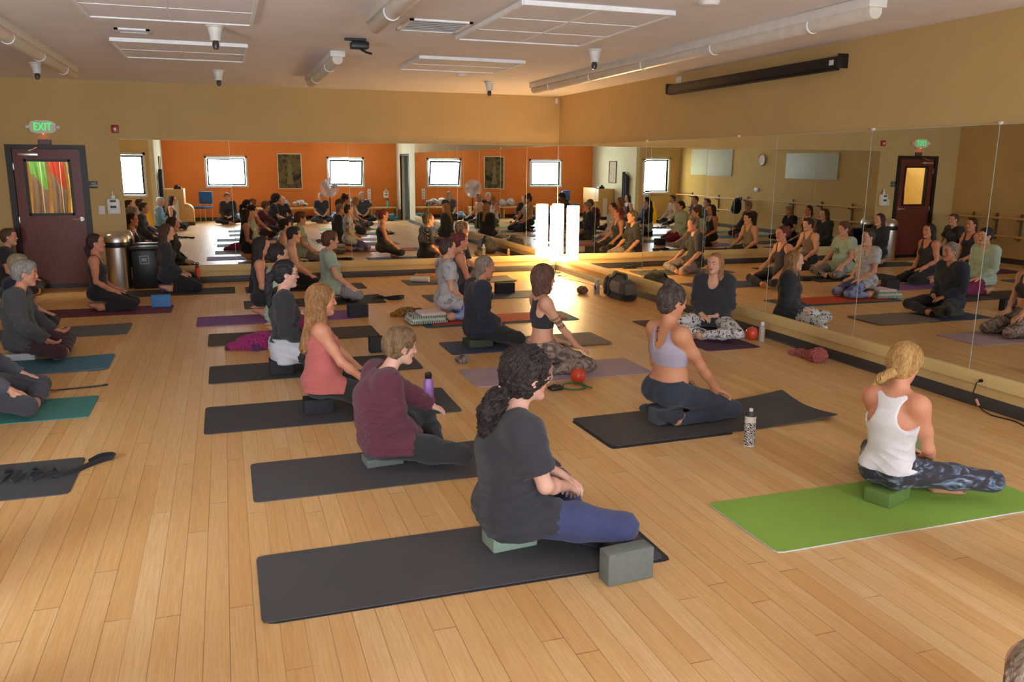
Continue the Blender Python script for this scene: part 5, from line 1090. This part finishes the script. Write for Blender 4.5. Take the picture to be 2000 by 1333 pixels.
person('blond person in white racerback top and dark printed leggings on the green mat', (-2.04, -9.97), .30, s=.885, zs=.092, hands=([(.24, .03, .24), (.8, -.3, -.4), (-.2, 0, -1)], [(.22, -.10, .235), (.5, .8, -.4), (-.2, 0, -1)]), slouch=.25, head=(.05, .30), w=.95, bust=.5, skin='warm', arms=([-.3, .6, -.6], [-.5, -.45, -.6]), knees=((.38, .33, .12), (.41, -.36, .125)),
       hair=dict(style='pony', col=(176, 126, 66), hi=(224, 184, 120), vol=.010, curl=.002, strands=260, n=13, wob=(.15, .5), pts=[(-.09, .0, -.05), (-.125, .012, -.075), (-.150, .05, -.115), (-.150, .085, -.165)], r=[.024, .026, .026, .010], band=[(-.108, .004, -.06), .024, (-1, .2, -.7), M_black]),
       top=dict(kind='racer', mat=cloth((232, 226, 230), 'white_jersey'), off=.010, hem=.125, hs=.12, amp=.004), bottom=dict(mat=pattern('feather_leggings', [(58, 54, 60), (62, 58, 66), (104, 116, 140), (150, 176, 186)], 9., 4, 1.6, (1, 1, 2), pos=[.0, .50, .60, .70]), ankle=.82), feetpos=(((.33, -.11, .055), (.6, -.75, 0)), None), res=NEAR)
person('person with hair bun, cross tattoo, lavender sports top and dark navy leggings', (-2.52, -8.36), .16, seat_z=.0112, s=.965, zs=.135, pose='kneel', hands=('thighs', [(.31, -.165, .238), (.95, .05, -.38), (.1, -.1, -1)]), slouch=-.05, head=(-.15, .16), w=1.06, bust=.9, belly=.3, skin='tan', knees=((.47, .16, .075), (.47, -.17, .075)), hair=dict(style='bun', col=(58, 44, 42), hi=(110, 92, 86), at=(-.055, 0, .125), br=.040, vol=.006, curl=.003, strands=220, n=12, wob=(.2, .6)), top=dict(kind='bra', mat=cloth((170, 158, 176), 'lavender_jersey'), off=.007, hem=.30, amp=.0015), bottom=dict(mat=cloth((50, 54, 68), 'navy_leggings'), waist=.20, ankle=.98), feet='dark', ink=cross_ink, res=NEAR)
person('person with chin-length brown hair, black sports top and grey printed leggings', (-2.85, -6.74), .0, s=.92, zs=.14, pose='kneel', hands=('thighs', [(.27, -.15, .250), (1, .05, -.35), (.1, 0, -1)]), slouch=-.05, head=(.02, .05), w=.86, bust=.5, skin='light', ink=arm_ink, knees=((.40, .14, .072), (.40, -.15, .072)), hair=dict(style='bob', col=(92, 62, 50), hi=(140, 102, 82), z=-.11, vol=.012, curl=.003, strands=160, n=12, wob=(.3, .8)), top=dict(kind='racer', name='sports_bra', mat=BLK, off=.006, hem=.29, amp=.001), bottom=dict(mat=pattern('streaked_leggings', [(74, 62, 60), (112, 98, 92), (176, 156, 136), (84, 72, 72)], 9., 3, 2.2, (1, .6, 1), pos=[.3, .42, .56, .66], kind='noise'), waist=.17), res=NEAR)
person('grey-haired person with low ponytail in a navy top and black trousers', (-3.05, -5.50), .02, s=.925, zs=.09, hands='lap', slouch=.45, head=(0, .05), w=1.02, skin='warm', hair=dict(style='pony', col=(128, 110, 96), hi=(178, 164, 148), vol=.003, pts=[(-.075, 0, -.04), (-.085, -.01, -.09), (-.06, -.04, -.20), (-.03, -.06, -.31)], r=[.022, .022, .020, .010]), top=dict(kind='long', mat=NAVY, off=.018, hem=.01, sleeve_off=.010, hang=.03, amp=.008), bottom=dict(mat=BLK2, off=.012), feet='black', res=MID)
person('person with hair pulled up, grey and purple tie-dye t-shirt and blue leggings', (-3.02, -4.08), .02, seat_z=.0137, s=.91, zs=.145, pose='kneel', hands='thighs', slouch=.0, head=(-.02, .03), w=1.0, bust=.6, belly=.3, skin='light', hair=dict(style='bun', col=(58, 44, 40), hi=(96, 74, 64), at=(-.06, 0, .10), br=.036), top=dict(kind='tee', mat=pattern('tie_dye_shirt', [(96, 84, 110), (150, 146, 158), (184, 180, 184), (196, 192, 188), (128, 116, 140)], 8., 4, 1.8, pos=[.30, .38, .46, .62, .72]), off=.012, hem=.0, sleeve=.6, sleeve_off=.012, amp=.006), bottom=dict(mat=pattern('blue_patch', [(84, 82, 128), (112, 116, 166), (150, 162, 196)], 9., 1, .4, pos=[.4, .5, .6])), res=MID)
person('red-haired person with high ponytail in a dark grey tank top', (-2.54, -2.84), .02, s=.94, zs=.09, hands='knees', slouch=.15, head=(-.02, .04), w=.95, skin='warm', hair=dict(style='pony', col=(94, 40, 42), hi=(142, 66, 60), pts=[(-.08, 0, .07), (-.12, 0, .08), (-.15, 0, .03), (-.145, 0, -.05)], r=[.022, .034, .030, .012]), top=dict(kind='tank', mat=cloth((74, 66, 74), 'charcoal_tank'), hem=.05), bottom=dict(mat=BLK2), res=MID)
person('person in black t-shirt with pinned-up blond-streaked hair, farthest of the right row', (-2.06, -1.14), .03, s=.96, zs=.10, hands='knees', slouch=.3, head=(-.02, .02), w=1.1, skin='warm', hair=dict(style='bun', col=(70, 48, 36), hi=(196, 160, 110), at=(-.09, 0, .05), br=.045, vol=.004), top=dict(kind='tee', print=(cloth((196, 188, 176), 'white_embroidery'), lambda q: (q[:, 0] < .02) & (np.abs(q[:, 1]) > .05) & (q[:, 2] > -.05) & (np.sin(q[:, 1]*150)*np.sin(q[:, 2]*130) > .35)), mat=BLK, off=.015, hem=.03, sleeve=.95), bottom=dict(mat=pattern('mauve_camo', [(96, 78, 84), (150, 132, 132), (112, 92, 100)], 12., 3, 1.), off=.012), res=MID)
person('strawberry-blond teacher in black jacket and white printed leggings facing the class', (-.50, -5.74), 3.9, s=.90, zs=.10, hands='lap', slouch=.1, head=(-.22, .03), w=1.02, dp=1.05, bust=.8, skin='light', hair=dict(style='long', col=(150, 96, 58), hi=(206, 156, 108), len=.33, thin=True, front=True, vol=.0), top=dict(kind='long', name='jacket', mat=BLK, off=.018, hem=.02, sleeve_off=.014, hang=.03, scoop=.9, neck=.02, amp=.008), bottom=dict(mat=pattern('leaf_leggings', [(66, 58, 60), (212, 204, 198)], 26., 2, 1.6, pos=[.40, .44], interp='CONSTANT'), off=.012), knees=((.38, .36, .12), (.38, -.36, .12)), res=MID)
person('grey-haired person in charcoal sweater and maroon trousers on the blue mat', (-7.23, -4.84), .04, s=.945, zs=.08, hands=('knees_up', 'knees_up'), slouch=.55, head=(-.05, .10), w=1.05, dp=1.05, bust=.6, belly=.4, skin='warm', hair=dict(style='short', col=(128, 120, 112), hi=(186, 180, 170), vol=.010, nape=-.07), top=dict(kind='long', mat=cloth((72, 70, 72), 'charcoal_sweatshirt'), off=.018, hem=.04, sleeve_off=.012, hang=.02, sleeve=.96, amp=.007), bottom=dict(mat=cloth((70, 40, 48), 'maroon_cotton'), off=.012), res=MID)
person('blond-grey haired person in navy shirt at the left edge of the photo', (-7.52, -3.62), .04, s=.86, zs=.09, hands='knees', slouch=.5, head=(-.1, .08), w=1.0, skin='light', hair=dict(style='short', col=(150, 128, 98), hi=(196, 178, 150), vol=.010), top=dict(kind='tee', mat=cloth((36, 38, 56), 'navy_jersey'), off=.014, hem=.04), bottom=dict(mat=BLK2), res=MID)
person('person with long brown hair in dark grey long-sleeved top, seated beside the bins', (-6.22, -.80), .04, s=.925, zs=.135, pose='kneel', hands='thighs', slouch=.1, head=(-.04, .05), w=.98, skin='light', hair=dict(style='long', col=(66, 46, 38), hi=(104, 76, 60), len=.42, thin=True), top=dict(kind='long', mat=cloth((54, 54, 58), 'slate_jersey'), off=.013, hem=.05), bottom=dict(mat=BLK2), res=MID)
person('person kneeling on the plum mat in black tank top, dark hair tied back', (-6.93, -2.20), .02, s=.925, zs=.125, pose='kneel', hands='thighs', slouch=.0, head=(-.02, .0), w=.95, skin='warm', hair=dict(style='pony', col=(52, 34, 32), hi=(84, 56, 50), pts=[(-.10, 0, -.03), (-.12, 0, -.07), (-.11, 0, -.13), (-.10, 0, -.20)], r=[.022, .026, .022, .010]), top=dict(kind='tank', mat=BLK, hem=.03), bottom=dict(mat=BLK2, ankle=.85), res=MID)
person('person in black t-shirt at the left edge in front of the brown door frame', (-8.22, -.62), .04, s=.93, zs=.09, hands='knees', slouch=.3, w=1.05, skin='light', hair=dict(style='short', col=(90, 66, 50)), top=dict(kind='tee', mat=BLK, off=.014, hem=.04), bottom=dict(mat=BLK2), res=FAR)
person('person cut off by the left edge, in grey-black trousers with crossed legs on teal mat', (-7.14, -6.66), .04, s=.95, zs=.08, hands='knees', slouch=.3, w=1.0, skin='light', hair=dict(style='short', col=(70, 62, 56)), top=dict(kind='long', mat=cloth((84, 82, 92), 'lavender_grey_top'), off=.014, hem=.05), bottom=dict(mat=cloth((66, 66, 76), 'slate_trousers'), off=.015), res=MID)
person('person whose brown-grey hair shows at the bottom right corner', (-3.83, -12.29), 1.2, s=.90, zs=.035, hands='knees', slouch=.3, w=1.0, skin='light', hair=dict(style='long', col=(132, 108, 92), hi=(186, 168, 150), len=.35), top=dict(kind='long', mat=BLK, off=.014), bottom=dict(mat=BLK2), res=MID)
# seen only in the mirrors
mg = 'people seen only in the mirrors'
person('seated person in black top and dark trousers by the orange wall, facing the mirror', (-5.33, -12.75), PI/2, s=.93, hands='lap', hair=dict(style='short', col=(96, 84, 76), vol=.01), top=dict(kind='long', mat=cloth((52, 50, 54), 'b1'), off=.016), bottom=dict(mat=BLK2), res=BACK, group=mg)
person('seated white-haired person in navy t-shirt below the pedestal fan', (-2.66, -12.6), PI/2, s=.93, hands='lap', hair=dict(style='short', col=(190, 186, 182), vol=.01), top=dict(kind='tee', mat=cloth((58, 62, 76), 'b2'), off=.014), bottom=dict(mat=cloth((62, 66, 80), 'b3')), res=BACK, group=mg)
person('seated person in grey t-shirt with arms in the lap by the orange wall', (-1.40, -12.7), PI/2, s=.95, hands='lap', w=1.1, belly=.5, hair=dict(style='bob', col=(150, 140, 130), vol=.006), top=dict(kind='tee', mat=cloth((70, 72, 84), 'b4'), off=.016), bottom=dict(mat=BLK2), res=BACK, group=mg)
person('seated person with long light brown hair and bare arms near the orange wall', (-2.05, -11.55), .2, s=.92, hands='knees', hair=dict(style='long', col=(120, 84, 58), hi=(170, 130, 92), len=.3), top=dict(kind='tank', mat=cloth((206, 160, 120), 'b5')), bottom=dict(mat=BLK2), res=BACK, group=mg)
person('person in purple shirt, off to the left beyond the photo edge', (-7.55, -7.95), .04, s=.95, hands='knees', male=True, bust=0, hair=dict(style='short', col=(52, 40, 38)), top=dict(kind='tee', mat=cloth((88, 78, 108), 'b6'), off=.014), bottom=dict(mat=BLK2), res=BACK, group=mg)
person('person in white cardigan, off to the left beyond the photo edge', (-7.4, -9.0), .04, s=.93, hands='knees', hair=dict(style='short', col=(76, 58, 48)), top=dict(kind='long', mat=cloth((206, 186, 160), 'b7'), off=.014), bottom=dict(mat=BLK2), res=BACK, group=mg)
person('white-haired person in pale blue shirt near the side window', (-7.0, -9.95), .04, s=.93, hands='knees', hair=dict(style='short', col=(196, 196, 196)), top=dict(kind='long', mat=cloth((120, 160, 190), 'b8'), off=.014), bottom=dict(mat=cloth((60, 64, 90), 'b9')), res=BACK, group=mg)
person('long-haired person in black top near the yellow floor sign', (-6.75, -10.75), .04, s=.93, hands='lap', hair=dict(style='long', col=(40, 34, 34), len=.4), top=dict(kind='tank', mat=BLK), bottom=dict(mat=BLK2), res=BACK, group=mg)
# surface details carried by people nearest the camera
def find(txt): return next(o for o in COL.objects if o.get('label', '').startswith(txt))
# ---------------------------------------------------------------- the part of the room that the mirrors show
def frame_picture(label, cx, z0, z1, w, wall, mats, cols, paper):
    if wall == 'front': r = empty('framed_picture', (cx, OY, z0), 0, label, 'picture')
    else: r = empty('framed_picture', (PX, cx, z0), -PI/2, label, 'picture')
    h = z1-z0; t = .028; mb = MB(); d = .03
    for q in (((-w, .0, 0), (-w+t, d, h)), ((w-t, 0, 0), (w, d, h)), ((-w, 0, 0), (w, d, t)), ((-w, 0, h-t), (w, d, h))): mb.box(*q, .003)
    mb.build('frame', mats, r); box('print', (-w+t, .006, t), (w-t, .012, h-t), pattern(paper, cols, 5., 4, 1.2, (1, 1, .7)), r)
    return r
r = frame_picture('dark painting in a cream frame between the two windows on the orange wall', -3.42, .96, 2.07, .375, 'front', plain('cream_frame', (228, 212, 178), .5), [(38, 38, 30), (74, 68, 50), (120, 104, 70), (52, 52, 44)], 'dark_print')
MB().lathe([(.0, -.004), (.045, -.002), (.045, .0)], (0, .016, .86), axis='y', seg=20).add([(-.05, .018, .80), (.05, .018, .80), (.085, .018, .62), (.06, .018, .45), (.12, .018, .16), (-.12, .018, .16), (-.06, .018, .45), (-.085, .018, .62)], [tuple(range(7, -1, -1))]).build('painted_robed_shape', plain('figure_tone', (128, 112, 74), .8), r)
frame_picture('brown-framed pale print on the wall left of the side window', -12.70, 1.22, 1.95, .28, 'nook', plain('walnut_frame', (110, 70, 42), .5), [(170, 150, 124), (200, 184, 158)], 'pale_print')
# pedestal fan
fn = empty('pedestal_fan', (-2.33, -13.2, 0), 0, 'large round pedestal fan standing before the orange wall', 'fan'); MB().lathe([(0, .03), (.20, .02), (.21, 0)], seg=28).build('fan_base', M_black, fn); MB().tube([(0, 0, .02), (0, 0, .80)], .018).build('stand_pole', M_black, fn)
mb = MB(); c = (0, .05, 1.02)
for k in range(64): a = k/64*2*PI; mb.tube([(c[0]+.04*math.cos(a), c[1]+.06, c[2]+.04*math.sin(a)), (c[0]+.2*math.cos(a), c[1]+.07, c[2]+.2*math.sin(a)), (c[0]+.285*math.cos(a), c[1], c[2]+.285*math.sin(a)), (c[0]+.2*math.cos(a), c[1]-.08, c[2]+.2*math.sin(a))], .003, seg=4)
for rr, dy in ((.285, 0), (.2, .07), (.12, .068), (.04, .06)): mb.tube([(c[0]+rr*math.cos(a), c[1]+dy, c[2]+rr*math.sin(a)) for a in np.linspace(0, 2*PI, 32, endpoint=False)], .005, closed=True, seg=5)
mb.build('wire_guard', plain('guard_grey', (196, 196, 196), .3, .6), fn)
for k in range(3):
    a0 = k*2*PI/3+.4; V_ = [(c[0]+rr*math.cos(a0+da), c[1]+tw, c[2]+rr*math.sin(a0+da)) for rr, da, tw in ((.05, -.3, .02), (.24, -.42, .03), (.255, .0, .0), (.24, .42, -.03), (.05, .3, -.02))]
    MB().add(V_ + [(x, y-.006, z) for x, y, z in V_], [(0, 1, 2, 3, 4), (9, 8, 7, 6, 5)] + [(i, i+5, (i+1) % 5+5, (i+1) % 5) for i in range(5)]).build('fan_blade', plain('blade_silver', (150, 152, 156), .35, .5), fn)
MB().lathe([(0, .07), (.03, .065), (.035, .04), (.06, -.02), (.06, -.14), (0, -.15)][::-1], c, axis='y', seg=20).build('motor_housing', M_steel, fn)
r = empty('wall_thermometer', (-.88-.0, OY, .62), 0, 'white oblong wall unit beside the right-hand window', 'wall unit'); r.location.x = -.92; MB().box((-.055, 0, 0), (.055, .06, .36), .02).build('housing', M_white, r); mb = MB(); [mb.lathe([(0, .064), (.02, .062), (.02, .06)][::-1], (0, 0, z), axis='y', seg=14) for z in (.09, .18, .27)]; mb.build('dial', plain('dial_grey', (150, 140, 130), .4), r)
# oak cabinet with curved end
cb = empty('oak_cabinet', (-6.70, -13.35, 0), 0, 'tall oak cabinet with a rounded low wing near the orange wall', 'cabinet'); MB().box((-.36, -.35, .10), (.20, .85, 1.03), .006).build('cabinet_body', M_oak, cb); box('plinth', (-.35, -.33, 0), (.19, .82, .10), M_base, cb)
pr = [(.0, 0)] + [(.24*math.sin(a), .62-.22+.22*math.cos(a)) for a in np.linspace(0, PI/2, 10)] + [(.24, 0)]
V_ = [(.20+x, y, z) for y in (.25, .85) for x, z in pr]; n = len(pr); MB().add(V_, [tuple(range(n)), tuple(range(2*n-1, n-1, -1))] + [(i, (i+1) % n, (i+1) % n+n, i+n) for i in range(n)]).build('rounded_wing', M_oak, cb); box('wing_plinth', (.20, .24, 0), (.45, .86, .10), M_base, cb)
MB().box((-.10, .86, .1), (.04, .90, .72)).build('white_side_panel', M_white, cb)
tag(MB().box((-.10, -.10, 0), (.10, .10, .07), .01).box((-.07, -.07, .07), (.02, .05, .12), .01).build('desk_speaker', M_black, None, (-6.66, -12.7, 1.031)), 'small black box on top of the oak cabinet', 'speaker')
hs = empty('hanging_mat_rack', (PX+.01, -11.6, .15), 0, 'tall black rack of hanging mats on the wall by the oak cabinet', 'mat rack'); mb = MB(); [mb.lathe([(0, 0), (.055, 0), (.058, .02), (.055, 1.45-.06*i), (0, 1.45-.06*i)], (.07, -.10+.12*i, 0), seg=16) for i in range(3)]; mb.build('rolled_mats', EDG_, hs); box('wall_bracket', (0, -.2, 1.2), (.02, .3, 1.26), M_steel, hs)
# blue stacked chairs and shelf stuff
ch = empty('blue_chair', (-6.05, -13.75, 0), .5, 'blue padded stacking chair beside the oak cabinet', 'chair'); MB().box((-.22, -.22, .42), (.22, .22, .48), .02).build('seat', cloth((40, 84, 140), 'blue_vinyl'), ch); MB().box((-.22, -.25, .55), (.22, -.20, .92), .02).build('backrest', cloth((44, 92, 156), 'blue_vinyl2'), ch)
for x in (-.2, .2):
    MB().tube([(x, .2, 0), (x, .2, .43)], .012).build('leg', M_steel, ch); MB().tube([(x, -.2, 0), (x, -.22, .9)], .012).build('leg', M_steel, ch)
def heap(label, x, y, z, cols, seed, n=5, w=.3):
    rnd = random.Random(seed); pr = []; 
    for i in range(n): pr.append(el((rnd.uniform(-w, w), rnd.uniform(-.1, .1), .06+rnd.uniform(0, .12)), (rnd.uniform(.08, .16), rnd.uniform(.07, .12), rnd.uniform(.05, .10)), .03))
    return bundle('clothing_heap', label, 'clothing', (x, y, z), pr, pattern('heap_%d' % seed, cols, 7., 2, 1.), .08, .014, seed, .014)
bs = empty('low_bench', (-.95, -13.9, 0), 0, 'low shelf bench under the right-hand window holding bags and jackets', 'bench'); box('bench_top', (-.85, -.25, .36), (.85, .25, .40), M_oak, bs, .004); [box('bench_side', (x-.015, -.24, 0), (x+.015, .24, .36), M_oak, bs) for x in (-.82, 0, .82)]
bs = empty('low_bench', (-3.6, -13.9, 0), 0, 'low shelf bench under the dark painting holding jackets', 'bench'); box('bench_top', (-1.2, -.25, .36), (1.2, .25, .40), M_oak, bs, .004); [box('bench_side', (x-.015, -.24, 0), (x+.015, .24, .36), M_oak, bs) for x in (-1.17, 0, 1.17)]
heap('pile of pale jackets beside the fan', -2.1, -13.85, 0, [(200, 204, 210), (110, 114, 124), (60, 60, 70)], 31, 8, .12); heap('jackets heaped on the low bench under the painting', -3.5, -13.9, .405, [(120, 130, 150), (220, 222, 226), (84, 50, 60)], 32, 7, .5)
heap('pile of white and blue jackets left of the low bench', -5.2, -13.9, 0, [(222, 224, 230), (90, 130, 190), (60, 60, 70)], 33, 7, .25); heap('heap of bright bags at right end of the orange wall', -.6, -13.25, 0, [(90, 60, 150), (60, 170, 170), (130, 50, 90)], 34, 8, .4); heap('red jacket heap on the bench by the right-hand window', -1.2, -13.9, .405, [(150, 60, 70), (210, 200, 190), (70, 50, 60)], 35, 6, .4)
bottle('teal bottle on the low bench by the right-hand window', -.4, -13.8, .26, .035, plain('bottle_teal', (60, 180, 176), .3), M_black, 'plain', .401)
# wet floor sign
ws = empty('wet_floor_sign', (-7.35, -10.2, 0), .4, 'bright yellow A-frame floor sign near the side window', 'floor sign'); ym = plain('yellow_plastic', (242, 190, 20), .4)
for s_ in (1, -1): V_ = [(-.15, s_*.16, 0), (.15, s_*.16, 0), (.07, s_*.015, .62), (-.07, s_*.015, .62)]; MB().add(V_ + [(x, y-s_*.012, z) for x, y, z in V_], [(0, 1, 2, 3), (7, 6, 5, 4), (0, 4, 5, 1), (1, 5, 6, 2), (2, 6, 7, 3), (3, 7, 4, 0)]).build('sign_panel', ym, ws)
box('top_hinge', (-.05, -.02, .60), (.05, .02, .65), ym, ws, .005)
# left wall: barres, panels, clock, backpack
def barre(y0, y1, label):
    r = empty('ballet_barre', (WX, 0, 0), 0, label, 'barre', 'wooden barres on the left wall'); [MB().tube([(.17, y0, z), (.17, y1, z)], .021).build('rail', M_oak, r) for z in (.86, .52)]; n = 3
    for i in range(n): y = y0 + (y1-y0)*(i+.5)/n; MB().box((0, y-.02, .44), (.03, y+.02, .94)).tube([(.02, y, .80), (.12, y, .82), (.17, y, .86)], .012).tube([(.02, y, .46), (.12, y, .48), (.17, y, .52)], .012).build('bracket', plain('bracket_brown', (110, 84, 60), .5), r)
barre(-10.9, -6.4, 'wooden double barre nearer the side window'); barre(-5.7, -2.4, 'wooden double barre in the middle of the left wall'); barre(-1.9, -.3, 'short wooden double barre beside the exit door corner')
tag(MB().box((WX, -10.3, 1.50), (WX+.03, -8.05, 2.28), .004).build('wall_panel', plain('panel_blue_white', (206, 216, 214), .7)), 'pale panel on the left wall near the side window', 'panel', 'pale panels on the left wall'); tag(MB().box((WX, -5.55, 1.47), (WX+.03, -3.55, 2.12), .004).build('wall_panel', plain('panel_blue_white', (206, 216, 214), .7)), 'pale panel on the left wall right of the round clock', 'panel', 'pale panels on the left wall')
ck = empty('wall_clock', (WX, -6.6, 1.96), 0, 'round silver-rimmed wall clock on the left wall', 'clock'); MB().lathe([(.17, 0), (.17, .035), (.155, .045), (.14, .03)], axis='x', seg=40).build('rim', M_chrome, ck); MB().lathe([(.15, .010), (.15, .022), (0, .022)], axis='x', seg=36).build('dial_face', M_white, ck); MB().box((.023, -.006, -.01), (.027, .006, .09)).box((.023, -.005, -.005), (.027, .07, .005)).build('hand', M_black, ck)
tag(MB().box((WX, -6.85, 1.10), (WX+.03, -6.68, 1.20), .005).build('thermostat', plain('thermostat_blue', (190, 196, 232), .4)), 'small pale thermostat box on the left wall below the clock', 'thermostat')
bundle('backpack', 'black backpack hanging from the wooden barre', 'backpack', (WX+.34, -7.2, .45), [el((0, 0, .22), (.11, .17, .23), .04), el((.08, 0, .14), (.07, .13, .11), .03)], cloth((30, 30, 34), 'black_nylon'), .1, .01, 41, .012, parts=[('shoulder_strap', [rc((-.06, .08, .36), (-.12, .04, .46), .018, .018, .01), rc((-.06, -.08, .36), (-.12, -.04, .46), .018, .018, .01)], M_black)])
